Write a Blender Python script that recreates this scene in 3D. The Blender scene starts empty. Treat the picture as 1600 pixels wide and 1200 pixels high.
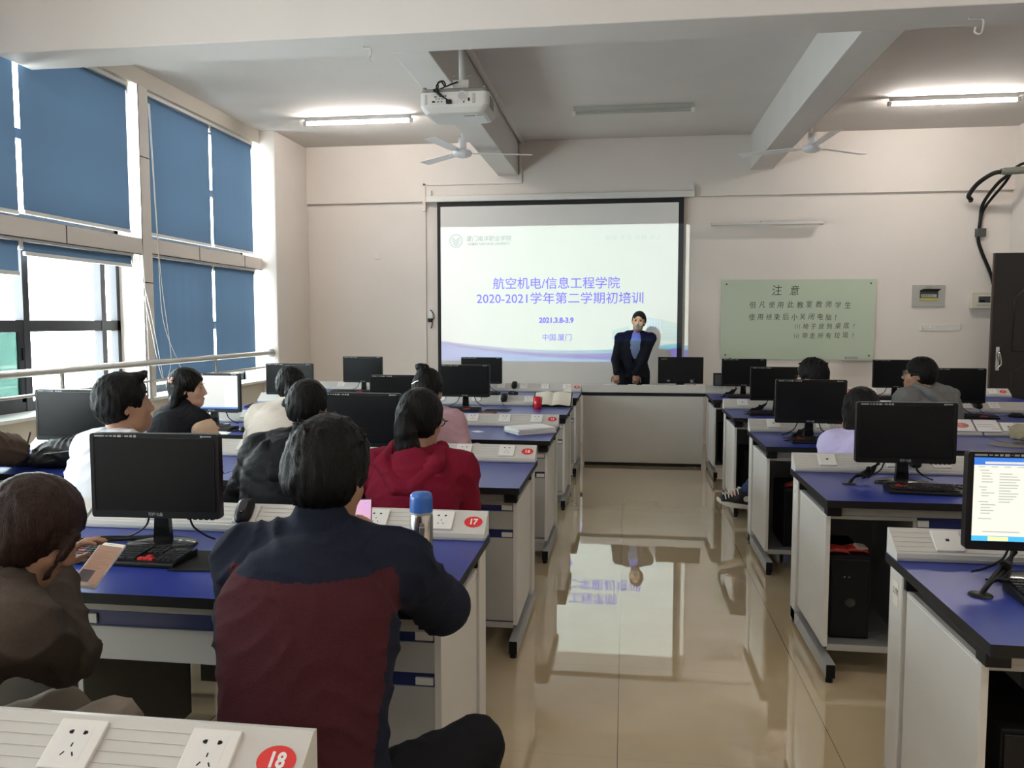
import bpy, math, random
import numpy as np
from mathutils import Vector, Matrix, Euler
random.seed(7)
PI = math.pi
SC = bpy.context.scene
COL = SC.collection

# ---------------------------------------------------------------- camera
cam_d = bpy.data.cameras.new('camera')
cam = bpy.data.objects.new('camera', cam_d)
COL.objects.link(cam)
cam_d.sensor_width = 36.0
cam_d.lens = 1280.0 / 1600.0 * 36.0
cam_d.clip_start = 0.05
cam_d.clip_end = 200
CAM_H = 1.57
cam.location = (0, 0, CAM_H)
cam.rotation_euler = (math.radians(90 - 4.2446), 0, math.radians(7.8955))
SC.camera = cam

# ---------------------------------------------------------------- colour management
SC.view_settings.view_transform = 'Standard'
SC.view_settings.look = 'None'
SC.view_settings.gamma = 1.0
SC.view_settings.use_curve_mapping = False
SC.view_settings.exposure = 0.7
SC.cycles.max_bounces = 8
SC.cycles.diffuse_bounces = 4
SC.cycles.glossy_bounces = 4
SC.cycles.transmission_bounces = 6
SC.cycles.transparent_max_bounces = 8
SC.cycles.caustics_reflective = False
SC.cycles.caustics_refractive = False
SC.cycles.sample_clamp_indirect = 6.0

# ---------------------------------------------------------------- overcast sky outside
world = bpy.data.worlds.new('overcast_sky')
SC.world = world
world.use_nodes = True
wn = world.node_tree.nodes
wn['Background'].inputs[0].default_value = (0.90, 0.96, 1.0, 1)
wn['Background'].inputs[1].default_value = 16.0

# daylight portals sit in the window openings (they only guide the sky sampling)
def portal(y0, y1, z0, z1):
    l = bpy.data.lights.new('window_portal', 'AREA')
    l.shape = 'RECTANGLE'
    l.size = z1 - z0
    l.size_y = y1 - y0
    l.cycles.is_portal = True
    o = bpy.data.objects.new('window_portal', l)
    o.location = (-4.86, (y0 + y1) / 2, (z0 + z1) / 2)
    o.rotation_euler = (0, -PI / 2, 0)
    COL.objects.link(o)
portal(4.2, 9.75, 0.86, 3.77)
portal(-2.4, 4.05, 0.86, 3.77)

# ---------------------------------------------------------------- projector beam: a spot lamp whose colour varies over the slide
SCR_Y = 10.745
PRJ = Vector((-1.13, 6.47, 3.12))
BX0, BX1, BZ0, BZ1 = -2.452, 0.772, 1.058, 2.832
def make_beam():
    l = bpy.data.lights.new('projector_beam', 'SPOT')
    l.energy = 330
    l.spot_size = math.radians(120)
    l.spot_blend = 0.0
    l.shadow_soft_size = 0.004
    o = bpy.data.objects.new('projector_beam', l)
    o.location = PRJ
    o.rotation_euler = (PI / 2, 0, 0)
    COL.objects.link(o)
    l.use_nodes = True
    nt = l.node_tree
    N, L = nt.nodes, nt.links
    N.clear()
    def val(x):
        return x
    def M(op, a, b=None, c=None):
        n = N.new('ShaderNodeMath'); n.operation = op
        for i, v in enumerate((a, b, c)):
            if v is None: continue
            if isinstance(v, (int, float)): n.inputs[i].default_value = v
            else: L.new(v, n.inputs[i])
        return n.outputs[0]
    tc = N.new('ShaderNodeTexCoord')
    sp = N.new('ShaderNodeSeparateXYZ')
    L.new(tc.outputs['Normal'], sp.inputs[0])
    dz = M('ABSOLUTE', sp.outputs[2])
    D = SCR_Y - PRJ.y
    sx = M('DIVIDE', sp.outputs[0], dz)
    sy = M('DIVIDE', sp.outputs[1], dz)
    # slide coordinates 0..1
    s = M('DIVIDE', M('SUBTRACT', M('MULTIPLY', sx, D), BX0 - PRJ.x), BX1 - BX0)
    t = M('DIVIDE', M('SUBTRACT', M('MULTIPLY', sy, D), BZ0 - PRJ.z), BZ1 - BZ0)
    def gt(a, b): return M('GREATER_THAN', a, b)
    def lt(a, b): return M('LESS_THAN', a, b)
    ins = M('MULTIPLY', M('MULTIPLY', gt(s, 0), lt(s, 1)), M('MULTIPLY', gt(t, 0), lt(t, 1)))
    def rgb(c):
        n = N.new('ShaderNodeRGB'); n.outputs[0].default_value = (*c, 1); return n.outputs[0]
    def mix(f, a, b):
        n = N.new('ShaderNodeMix'); n.data_type = 'RGBA'
        L.new(f, n.inputs[0]); L.new(a, n.inputs[6]); L.new(b, n.inputs[7]); return n.outputs[2]
    # white-mint field, a little greener in the middle
    sc_ = M('SUBTRACT', s, 0.55)
    mint = M('SUBTRACT', 1.0, M('MULTIPLY', M('MULTIPLY', sc_, sc_), 3.0))
    mint.node.use_clamp = True
    base = mix(mint, rgb((0.84, 0.93, 0.91)), rgb((0.80, 1.0, 0.90)))
    # sweeping bands along the bottom of the slide
    q = M('SUBTRACT', s, 0.52)
    A = M('ADD', 0.082, M('MULTIPLY', M('MULTIPLY', q, q), 0.27))
    c1 = mix(s, rgb((0.40, 0.34, 0.62)), rgb((0.02, 0.62, 0.80)))
    c2 = mix(s, rgb((0.16, 0.08, 0.58)), rgb((0.03, 0.0, 0.60)))
    c3 = mix(s, rgb((0.22, 0.30, 0.80)), rgb((0.0, 0.52, 0.95)))
    B1 = M('SUBTRACT', A, M('ADD', 0.014, M('MULTIPLY', s, 0.02)))
    B2 = M('SUBTRACT', B1, M('ADD', 0.012, M('MULTIPLY', M('MULTIPLY', s, s), 0.075)))
    col = mix(lt(t, A), base, c1)
    col = mix(lt(t, B1), col, c2)
    col = mix(lt(t, B2), col, c3)
    # two hair-thin grey arcs above them
    arc = M('ADD', 0.135, M('MULTIPLY', M('MULTIPLY', M('SUBTRACT', s, 0.75), M('SUBTRACT', s, 0.75)), 0.07))
    ln = lt(M('ABSOLUTE', M('SUBTRACT', t, arc)), 0.0016)
    col = mix(ln, col, rgb((0.62, 0.72, 0.72)))
    arc2 = M('ADD', 0.15, M('MULTIPLY', M('MULTIPLY', M('SUBTRACT', s, 0.12), M('SUBTRACT', s, 0.12)), 0.03))
    ln2 = M('MULTIPLY', lt(M('ABSOLUTE', M('SUBTRACT', t, arc2)), 0.0012), gt(s, 0.02))
    # light falls off like a flat-field projector: cancel the cosine^3 of the oblique throw
    r2 = M('ADD', M('ADD', M('MULTIPLY', sx, sx), M('MULTIPLY', sy, sy)), 1.0)
    flat = M('MULTIPLY', r2, M('SQRT', r2))
    em = N.new('ShaderNodeEmission')
    L.new(col, em.inputs[0])
    L.new(M('MULTIPLY', ins, flat), em.inputs[1])
    out = N.new('ShaderNodeOutputLight')
    L.new(em.outputs[0], out.inputs[0])
make_beam()

# ---------------------------------------------------------------- materials
MATS = {}
def mat(name, col, rough=0.6, metal=0.0, spec=0.5, noise=0.0, nscale=40.0, bump=0.0, bscale=None, stretch=None,
        emit=None, estr=0.0, coat=0.0, ior=None, sheen=0.0, trans=0.0):
    m = bpy.data.materials.new(name)
    m.use_nodes = True
    nt = m.node_tree; N = nt.nodes; L = nt.links
    p = N['Principled BSDF']
    p.inputs['Base Color'].default_value = (*col, 1)
    p.inputs['Roughness'].default_value = rough
    p.inputs['Metallic'].default_value = metal
    p.inputs['Specular IOR Level'].default_value = spec
    p.inputs['Coat Weight'].default_value = coat
    p.inputs['Coat Roughness'].default_value = 0.05
    p.inputs['Sheen Weight'].default_value = sheen
    p.inputs['Transmission Weight'].default_value = trans
    if ior: p.inputs['IOR'].default_value = ior
    if emit is not None:
        p.inputs['Emission Color'].default_value = (*emit, 1)
        p.inputs['Emission Strength'].default_value = estr
    if noise or bump:
        tc = N.new('ShaderNodeTexCoord')
        mp = N.new('ShaderNodeMapping')
        if stretch: mp.inputs['Scale'].default_value = stretch
        L.new(tc.outputs['Object'], mp.inputs[0])
        nz = N.new('ShaderNodeTexNoise')
        nz.inputs['Scale'].default_value = nscale
        nz.inputs['Detail'].default_value = 4
        L.new(mp.outputs[0], nz.inputs['Vector'])
        if noise:
            rp = N.new('ShaderNodeValToRGB')
            rp.color_ramp.elements[0].position = 0.3
            rp.color_ramp.elements[1].position = 0.7
            rp.color_ramp.elements[0].color = (*[max(0, c * (1 - noise)) for c in col], 1)
            rp.color_ramp.elements[1].color = (*[min(1, c * (1 + noise)) for c in col], 1)
            L.new(nz.outputs[0], rp.inputs[0])
            L.new(rp.outputs[0], p.inputs['Base Color'])
        if bump:
            bz = nz
            if bscale:
                bz = N.new('ShaderNodeTexNoise')
                bz.inputs['Scale'].default_value = bscale
                bz.inputs['Detail'].default_value = 3
                L.new(mp.outputs[0], bz.inputs['Vector'])
            b = N.new('ShaderNodeBump')
            b.inputs['Strength'].default_value = bump
            b.inputs['Distance'].default_value = 0.01
            L.new(bz.outputs[0], b.inputs['Height'])
            L.new(b.outputs[0], p.inputs['Normal'])
    MATS[name] = m
    return m

def srgb(r, g, b):
    f = lambda c: (c / 255 / 12.92) if c / 255 <= 0.04045 else ((c / 255 + 0.055) / 1.055) ** 2.4
    return (f(r), f(g), f(b))

mat('wall_paint', (0.72, 0.665, 0.615), 0.75, noise=0.02, nscale=1.5, bump=0.02, bscale=60)
mat('ceiling_paint', (0.64, 0.61, 0.58), 0.85, noise=0.02, nscale=2, bump=0.02, bscale=50)
mat('dado_paint', (0.60, 0.55, 0.47), 0.6, noise=0.02, nscale=2)
mat('stone_cladding', (0.72, 0.66, 0.60), 0.7, noise=0.08, nscale=160, bump=0.06)
mat('joint_dark', (0.02, 0.02, 0.02), 0.8)
mat('window_frame', (0.035, 0.035, 0.04), 0.45, 0.4)
mat('steel', (0.55, 0.53, 0.50), 0.3, 0.9)
mat('grey_steel', (0.36, 0.36, 0.36), 0.45, 0.3)
mat('white_plastic', (0.72, 0.70, 0.66), 0.35)
mat('white_paint', (0.70, 0.69, 0.66), 0.4)
mat('ridge_grey', (0.55, 0.535, 0.50), 0.4, 0.1)
mat('ridge_edge', (0.72, 0.71, 0.68), 0.35, 0.2)
mat('desk_grey', (0.34, 0.335, 0.32), 0.5, noise=0.02, nscale=5)
mat('podium_grey', (0.50, 0.49, 0.465), 0.5, noise=0.02, nscale=5)
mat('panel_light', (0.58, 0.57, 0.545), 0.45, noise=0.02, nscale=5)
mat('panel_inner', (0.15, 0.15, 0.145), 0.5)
mat('laminate_blue', (0.020, 0.036, 0.23), 0.34, noise=0.05, nscale=300, spec=0.3, bump=0.015)
mat('edge_black', (0.006, 0.006, 0.007), 0.5, spec=0.25)
mat('strip_blue', (0.006, 0.013, 0.085), 0.45)
mat('black_plastic', (0.0055, 0.0055, 0.006), 0.38, spec=0.22)
mat('black_gloss', (0.007, 0.007, 0.0075), 0.12, spec=0.4)
mat('black_matte', (0.007, 0.007, 0.007), 0.7, spec=0.2)
mat('screen_off', (0.0055, 0.0057, 0.0064), 0.30, spec=0.17)
mat('key_black', (0.010, 0.010, 0.011), 0.45, spec=0.3)
mat('key_red', (0.55, 0.025, 0.025), 0.4)
mat('print_white', (0.75, 0.75, 0.74), 0.5)
mat('print_grey', (0.30, 0.31, 0.32), 0.5)
mat('badge_red', (0.62, 0.025, 0.022), 0.4)
mat('cable_black', (0.006, 0.006, 0.006), 0.5, spec=0.25)
mat('paper', (0.78, 0.78, 0.76), 0.8)
mat('cream_paper', (0.72, 0.68, 0.58), 0.8)
mat('ink', (0.03, 0.034, 0.03), 0.7)
mat('cup_red', (0.50, 0.012, 0.02), 0.22)
mat('thermos_blue', (0.03, 0.12, 0.42), 0.25)
mat('brushed_steel', (0.60, 0.58, 0.56), 0.22, 1.0)
mat('door_brown', (0.005, 0.0032, 0.0026), 0.45, noise=0.2, nscale=6, stretch=(8, 8, 0.6))
mat('door_edge', (0.05, 0.03, 0.022), 0.4, 0.3)
mat('chrome', (0.7, 0.7, 0.7), 0.15, 1.0)
mat('glass_board', (0.47, 0.55, 0.43), 0.08, spec=0.5)
mat('box_grey', (0.40, 0.40, 0.37), 0.5)
mat('box_cream', (0.62, 0.58, 0.49), 0.5)
mat('dark_grey', (0.06, 0.065, 0.06), 0.5)
mat('yellow_tape', (0.45, 0.40, 0.10), 0.6)
mat('screen_border', (0.010, 0.011, 0.013), 0.75)
mat('projector_white', (0.50, 0.50, 0.475), 0.4)
mat('projector_grey', (0.16, 0.16, 0.155), 0.5)
mat('fan_white', (0.72, 0.72, 0.74), 0.35)
mat('pipe_green', (0.16, 0.17, 0.14), 0.5)
mat('hook_white', (0.55, 0.53, 0.50), 0.4)
mat('slide_violet', (0.20, 0.17, 0.80), 0.8)
mat('slide_grey', (0.34, 0.40, 0.41), 0.8)
mat('slide_faint', (0.60, 0.66, 0.64), 0.8)
mat('slide_sky', (0.50, 0.62, 0.78), 0.8)
mat('screen_fabric', (0.72, 0.71, 0.69), 0.85, noise=0.01, nscale=3)
mat('bag_beige', (0.30, 0.25, 0.16), 0.8, bump=0.2, nscale=120, noise=0.1)
mat('bag_black', (0.010, 0.011, 0.011), 0.6, bump=0.3, nscale=60)
mat('pen_brown', (0.05, 0.02, 0.015), 0.4)
mat('phone_white', (0.62, 0.58, 0.54), 0.3)
mat('phone_black', (0.01, 0.01, 0.012), 0.25)
mat('phone_screen_warm', (0.05, 0.04, 0.03), 0.55, spec=0.15, emit=(0.30, 0.175, 0.115), estr=0.52)
mat('phone_text', (0.03, 0.03, 0.02), 0.55, spec=0.15, emit=(0.14, 0.07, 0.05), estr=1.0)
mat('phone_picture', (0.02, 0.02, 0.02), 0.55, spec=0.15, emit=(0.035, 0.028, 0.028), estr=1.0)
mat('phone_screen_pink', (0.1, 0.1, 0.1), 0.2, emit=(0.75, 0.40, 0.62), estr=0.62)
mat('lcd_white', (0.1, 0.1, 0.1), 0.3, emit=(0.97, 0.95, 0.83), estr=0.61)
mat('lcd_panel', (0.1, 0.1, 0.1), 0.3, emit=(0.80, 0.80, 0.76), estr=0.61)
mat('lcd_page', (0.1, 0.1, 0.1), 0.3, emit=(0.70, 0.70, 0.66), estr=0.61)
mat('lcd_blue', (0.02, 0.05, 0.1), 0.3, emit=(0.02, 0.12, 0.45), estr=1.0)
mat('lcd_cyan', (0.02, 0.05, 0.1), 0.3, emit=(0.05, 0.35, 0.62), estr=1.0)
mat('lcd_text', (0.1, 0.1, 0.1), 0.3, emit=(0.52, 0.52, 0.45), estr=0.61)
mat('lcd_yellow', (0.1, 0.1, 0.1), 0.3, emit=(0.85, 0.72, 0.25), estr=1.0)
mat('led_violet', (0.1, 0.1, 0.2), 0.3, emit=(0.22, 0.18, 0.9), estr=1.2)
mat('tube_glow', (0.9, 0.9, 0.9), 0.4, emit=(1.0, 0.93, 0.87), estr=100.0)
mat('tube_off', (0.72, 0.72, 0.70), 0.3)
mat('lens_glow', (0.1, 0.1, 0.1), 0.1, emit=(0.8, 0.95, 0.9), estr=2.0)

# tiled floor: 0.8 m glazed tiles, thin seams
def floor_mat():
    m = bpy.data.materials.new('glazed_tile')
    m.use_nodes = True
    nt = m.node_tree; N = nt.nodes; L = nt.links
    p = N['Principled BSDF']
    tc = N.new('ShaderNodeTexCoord')
    sp = N.new('ShaderNodeSeparateXYZ')
    L.new(tc.outputs['Object'], sp.inputs[0])
    def M(op, a, b=None):
        n = N.new('ShaderNodeMath'); n.operation = op
        for i, v in enumerate((a, b)):
            if v is None: continue
            if isinstance(v, (int, float)): n.inputs[i].default_value = v
            else: L.new(v, n.inputs[i])
        return n.outputs[0]
    def seam(src, off, w):
        q = M('FRACT', M('DIVIDE', M('ADD', src, off), 0.8))
        return M('GREATER_THAN', M('ABSOLUTE', M('SUBTRACT', q, 0.5)), 0.5 - w / 0.8 / 2)
    sx = seam(sp.outputs[0], 8.015, 0.0030); sy = seam(sp.outputs[1], 8.32, 0.0030)
    nz = N.new('ShaderNodeTexNoise'); nz.inputs['Scale'].default_value = 2.5; nz.inputs['Detail'].default_value = 6
    L.new(tc.outputs['Object'], nz.inputs['Vector'])
    rp = N.new('ShaderNodeValToRGB')
    rp.color_ramp.elements[0].position = 0.3; rp.color_ramp.elements[1].position = 0.75
    rp.color_ramp.elements[0].color = (0.60, 0.47, 0.29, 1); rp.color_ramp.elements[1].color = (0.66, 0.525, 0.335, 1)
    L.new(nz.outputs[0], rp.inputs[0])
    mx = N.new('ShaderNodeMix'); mx.data_type = 'RGBA'
    L.new(M('MAXIMUM', M('MULTIPLY', sx, 0.8), M('MULTIPLY', sy, 0.16)), mx.inputs[0])
    L.new(rp.outputs[0], mx.inputs[6]); mx.inputs[7].default_value = (0.10, 0.08, 0.05, 1)
    L.new(mx.outputs[2], p.inputs['Base Color'])
    p.inputs['Roughness'].default_value = 0.018
    p.inputs['IOR'].default_value = 1.8
    p.inputs['Coat Weight'].default_value = 1.0; p.inputs['Coat IOR'].default_value = 2.0; p.inputs['Coat Roughness'].default_value = 0.012
    MATS['glazed_tile'] = m
floor_mat()

# roller-blind cloth: lets part of the daylight through
def blind_mat():
    m = bpy.data.materials.new('blind_cloth')
    m.use_nodes = True
    nt = m.node_tree; N = nt.nodes; L = nt.links
    N.clear()
    out = N.new('ShaderNodeOutputMaterial')
    d = N.new('ShaderNodeBsdfDiffuse'); d.inputs[0].default_value = (0.11, 0.18, 0.28, 1)
    t = N.new('ShaderNodeBsdfTranslucent'); t.inputs[0].default_value = (0.11, 0.18, 0.275, 1)
    mx = N.new('ShaderNodeMixShader'); mx.inputs[0].default_value = 0.036
    tc = N.new('ShaderNodeTexCoord')
    wv = N.new('ShaderNodeTexNoise'); wv.inputs['Scale'].default_value = 260
    L.new(tc.outputs['Object'], wv.inputs['Vector'])
    b = N.new('ShaderNodeBump'); b.inputs['Strength'].default_value = 0.05
    L.new(wv.outputs[0], b.inputs['Height'])
    L.new(b.outputs[0], d.inputs['Normal'])
    L.new(d.outputs[0], mx.inputs[1]); L.new(t.outputs[0], mx.inputs[2])
    L.new(mx.outputs[0], out.inputs[0])
    MATS['blind_cloth'] = m
blind_mat()

def glass_mat(name, tint):
    m = bpy.data.materials.new(name)
    m.use_nodes = True
    nt = m.node_tree; N = nt.nodes; L = nt.links
    N.clear()
    out = N.new('ShaderNodeOutputMaterial')
    t = N.new('ShaderNodeBsdfTransparent'); t.inputs[0].default_value = (*tint, 1)
    g = N.new('ShaderNodeBsdfGlossy'); g.inputs['Roughness'].default_value = 0.02
    mx = N.new('ShaderNodeMixShader'); mx.inputs[0].default_value = 0.05
    L.new(t.outputs[0], mx.inputs[1]); L.new(g.outputs[0], mx.inputs[2]); L.new(mx.outputs[0], out.inputs[0])
    MATS[name] = m
glass_mat('window_glass', (0.95, 0.98, 0.97))
glass_mat('green_glass', (0.125, 0.180, 0.163))
glass_mat('spectacle_glass', (0.9, 0.92, 0.92))

# ---------------------------------------------------------------- mesh builder
class MB:
    def __init__(s):
        s.v = []; s.f = []; s.m = []; s.s = []
    def add(s, vs, fs, m=0, smooth=False):
        o = len(s.v)
        s.v += [tuple(v) for v in vs]
        for f in fs:
            s.f.append(tuple(i + o for i in f)); s.m.append(m); s.s.append(smooth)
        return s
    def box(s, lo, hi, m=0, top=None, rot=None, about=None):
        x0, y0, z0 = lo; x1, y1, z1 = hi
        vs = [(x0, y0, z0), (x1, y0, z0), (x1, y1, z0), (x0, y1, z0), (x0, y0, z1), (x1, y0, z1), (x1, y1, z1), (x0, y1, z1)]
        if rot is not None:
            c = Vector(about) if about is not None else Vector(((x0 + x1) / 2, (y0 + y1) / 2, (z0 + z1) / 2))
            vs = [tuple(c + rot @ (Vector(v) - c)) for v in vs]
        fs = [(3, 2, 1, 0), (0, 1, 5, 4), (1, 2, 6, 5), (2, 3, 7, 6), (3, 0, 4, 7)]
        s.add(vs, fs, m)
        s.add([vs[4], vs[5], vs[6], vs[7]], [(0, 1, 2, 3)], m if top is None else top) if top is not None else s.f.append(tuple(len(s.v) - 8 + i for i in (4, 5, 6, 7)))
        if top is None:
            s.m.append(m); s.s.append(False)
        return s
    def cyl(s, a, b, r1, r2=None, n=16, m=0, caps=True, smooth=True):
        r2 = r1 if r2 is None else r2
        a = Vector(a); b = Vector(b); d = (b - a).normalized()
        u = d.orthogonal().normalized(); w = d.cross(u)
        vs = []
        for c, r in ((a, r1), (b, r2)):
            for i in range(n):
                t = 2 * PI * i / n
                vs.append(c + u * (r * math.cos(t)) + w * (r * math.sin(t)))
        fs = [(i, (i + 1) % n, n + (i + 1) % n, n + i) for i in range(n)]
        s.add(vs, fs, m, smooth)
        if caps:
            s.add(vs[:n], [tuple(reversed(range(n)))], m)
            s.add(vs[n:], [tuple(range(n))], m)
        return s
    def tube(s, pts, r, n=8, m=0, close=False):
        pts = [Vector(p) for p in pts]
        k = len(pts)
        rr = r if isinstance(r, (list, tuple)) else [r] * k
        u = None; vs = []
        for i, p in enumerate(pts):
            if close: d = (pts[(i + 1) % k] - pts[i - 1]).normalized()
            else: d = (pts[min(i + 1, k - 1)] - pts[max(i - 1, 0)]).normalized()
            if u is None: u = d.orthogonal().normalized()
            u = (u - d * u.dot(d))
            u = u.normalized() if u.length > 1e-6 else d.orthogonal().normalized()
            w = d.cross(u)
            for j in range(n):
                t = 2 * PI * j / n
                vs.append(p + (u * math.cos(t) + w * math.sin(t)) * rr[i])
        fs = []
        for i in range(k if close else k - 1):
            a = i * n; b = ((i + 1) % k) * n
            for j in range(n):
                fs.append((a + j, a + (j + 1) % n, b + (j + 1) % n, b + j))
        s.add(vs, fs, m, True)
        if not close:
            s.add(vs[:n], [tuple(reversed(range(n)))], m)
            s.add(vs[-n:], [tuple(range(n))], m)
        return s
    def lathe(s, prof, c=(0, 0, 0), n=24, m=0, smooth=True, sx=1.0, sy=1.0):
        vs = []
        for r, z in prof:
            for i in range(n):
                t = 2 * PI * i / n
                vs.append((c[0] + sx * r * math.cos(t), c[1] + sy * r * math.sin(t), c[2] + z))
        fs = []
        for k in range(len(prof) - 1):
            for i in range(n):
                fs.append((k * n + i, k * n + (i + 1) % n, (k + 1) * n + (i + 1) % n, (k + 1) * n + i))
        s.add(vs, fs, m, smooth)
        s.add(vs[:n], [tuple(reversed(range(n)))], m)
        s.add(vs[-n:], [tuple(range(n))], m)
        return s
    def prism(s, poly, axis, lo, hi, m=0, mcap=None):
        # poly: ccw list of 2-D points in the plane normal to axis ('x': (y,z), 'y': (x,z), 'z': (x,y))
        def P(a, b, t):
            return {'x': (t, a, b), 'y': (a, t, b), 'z': (a, b, t)}[axis]
        n = len(poly)
        vs = [P(a, b, lo) for a, b in poly] + [P(a, b, hi) for a, b in poly]
        flip = axis == 'y'
        fs = [(i, (i + 1) % n, n + (i + 1) % n, n + i) for i in range(n)]
        c0 = tuple(reversed(range(n))); c1 = tuple(range(n, 2 * n))
        if flip:
            fs = [tuple(reversed(f)) for f in fs]; c0 = tuple(reversed(c0)); c1 = tuple(reversed(c1))
        if isinstance(m, (list, tuple)):
            for f, k in zip(fs, m): s.add(vs, [f], k)
        else: s.add(vs, fs, m)
        mc = (m if not isinstance(m, (list, tuple)) else m[0]) if mcap is None else mcap
        s.add(vs, [c0, c1], mc)
        return s
    def ball(s, c, r, n=12, k=8, m=0):
        r = (r, r, r) if isinstance(r, (int, float)) else r
        vs = [(c[0], c[1], c[2] - r[2])]
        for i in range(1, k):
            a = -PI / 2 + PI * i / k
            for j in range(n):
                t = 2 * PI * j / n
                vs.append((c[0] + r[0] * math.cos(a) * math.cos(t), c[1] + r[1] * math.cos(a) * math.sin(t), c[2] + r[2] * math.sin(a)))
        vs.append((c[0], c[1], c[2] + r[2]))
        fs = [(0, 1 + (j + 1) % n, 1 + j) for j in range(n)]
        for i in range(k - 2):
            for j in range(n):
                a = 1 + i * n; b = a + n
                fs.append((a + j, a + (j + 1) % n, b + (j + 1) % n, b + j))
        e = 1 + (k - 2) * n; t = len(vs) - 1
        fs += [(e + j, e + (j + 1) % n, t) for j in range(n)]
        return s.add(vs, fs, m, True)
    def xform(s, M):
        s.v = [tuple(M @ Vector(v)) for v in s.v]
        return s
    def build(s, name, mats, parent=None, bevel=0.0, seg=2, loc=None, rot=None):
        me = bpy.data.meshes.new(name)
        me.from_pydata(s.v, [], s.f)
        if isinstance(mats, str): mats = [mats]
        for k in mats: me.materials.append(MATS[k])
        me.polygons.foreach_set('material_index', s.m)
        me.polygons.foreach_set('use_smooth', s.s)
        me.update()
        o = bpy.data.objects.new(name, me)
        COL.objects.link(o)
        if parent is not None: o.parent = parent
        if loc is not None: o.location = loc
        if rot is not None: o.rotation_euler = rot
        if bevel:
            b = o.modifiers.new('bevel', 'BEVEL'); b.width = bevel; b.segments = seg; b.limit_method = 'ANGLE'; b.angle_limit = math.radians(50)
        return o

def tag(o, label, cat, group=None, kind=None):
    if label: o['label'] = label
    if cat: o['category'] = cat
    if group: o['group'] = group
    if kind: o['kind'] = kind
    return o
def thing(name, label, cat, loc=(0, 0, 0), rz=0.0, group=None):
    o = bpy.data.objects.new(name, None)
    o.empty_display_size = 0.05
    COL.objects.link(o)
    o.location = loc; o.rotation_euler = (0, 0, rz)
    return tag(o, label, cat, group)
def struct(name, mb, mats, parent=None, bevel=0.0):
    o = mb.build(name, mats, parent, bevel)
    if parent is None: o['kind'] = 'structure'
    return o
def copy_tree(o, parent=None):
    c = o.copy(); COL.objects.link(c)
    if parent is not None: c.parent = parent
    for ch in list(o.children): copy_tree(ch, c)
    return c
def text(name, body, size, material, parent, loc, rot=(PI / 2, 0, 0), bold=0.0, align='CENTER', sx=1.0, depth=0.0004, spacing=1.0, shear=0.0):
    cu = bpy.data.curves.new(name, 'FONT')
    cu.body = body; cu.size = size; cu.align_x = align; cu.align_y = 'CENTER'
    cu.offset = bold; cu.extrude = depth; cu.space_character = spacing; cu.shear = shear
    cu.resolution_u = 3
    t = bpy.data.objects.new(name, cu); COL.objects.link(t)
    dg = bpy.context.evaluated_depsgraph_get(); dg.update()
    me = bpy.data.meshes.new_from_object(t.evaluated_get(dg))
    bpy.data.objects.remove(t); bpy.data.curves.remove(cu)
    me.name = name
    me.materials.clear(); me.materials.append(MATS[material])
    o = bpy.data.objects.new(name, me); COL.objects.link(o)
    o.parent = parent; o.location = loc; o.rotation_euler = rot; o.scale = (sx, 1, 1)
    return o
def arc_pts(pts, n=8):
    # Catmull-Rom through the points
    P = [Vector(p) for p in pts]; P = [P[0] * 2 - P[1]] + P + [P[-1] * 2 - P[-2]]
    out = []
    for i in range(1, len(P) - 2):
        for k in range(n):
            t = k / n
            a, b, c, d = P[i - 1:i + 3]
            out.append(0.5 * ((2 * b) + (c - a) * t + (2 * a - 5 * b + 4 * c - d) * t * t + (3 * b - a - 3 * c + d) * t ** 3))
    out.append(P[-2])
    return out
# ================================================================ the room
CEIL = 3.93; WY = 10.8; WX0 = -4.5; WX1 = 5.25; BY = -2.6
struct('floor', MB().box((-5.0, BY, -0.12), (WX1 + 0.2, WY + 0.2, 0)), 'glazed_tile')
struct('ceiling', MB().box((-5.0, BY, CEIL), (WX1 + 0.2, WY + 0.2, CEIL + 0.15)), 'ceiling_paint')
fw = MB()
fw.box((-5.0, WY, 0), (WX1 + 0.2, WY + 0.2, CEIL))
wall_front = struct('wall_front', fw, 'wall_paint')
struct('wall_beam', MB().box((-4.3, WY - 0.05, 3.175), (WX1, WY, CEIL)), 'wall_paint', None, 0.004)
struct('wall_right', MB().box((WX1, BY, 0), (WX1 + 0.2, WY, CEIL)), 'wall_paint')
struct('wall_back', MB().box((-5.0, BY - 0.2, 0), (WX1 + 0.2, BY, CEIL)), 'wall_paint')
# corner pillars
struct('wall_pillar', MB().box((-5.0, 9.76, 0), (-4.30, WY, CEIL)), 'wall_paint', None, 0.01)
struct('wall_pillar.001', MB().box((4.62, 10.3, 0), (WX1, WY, CEIL)), 'wall_paint', None, 0.01)
# low wall under the windows, with its sill
lw = MB().box((-4.92, BY, 0), (-4.5, 9.76, 0.835))
lw.box((-4.92, BY, 3.775), (-4.5, 9.76, CEIL))
struct('wall_left', lw, 'dado_paint')
struct('trim_1', MB().box((-4.92, BY, 0.835), (-4.44, 9.76, 0.865)), 'white_paint', None, 0.004)
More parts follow.
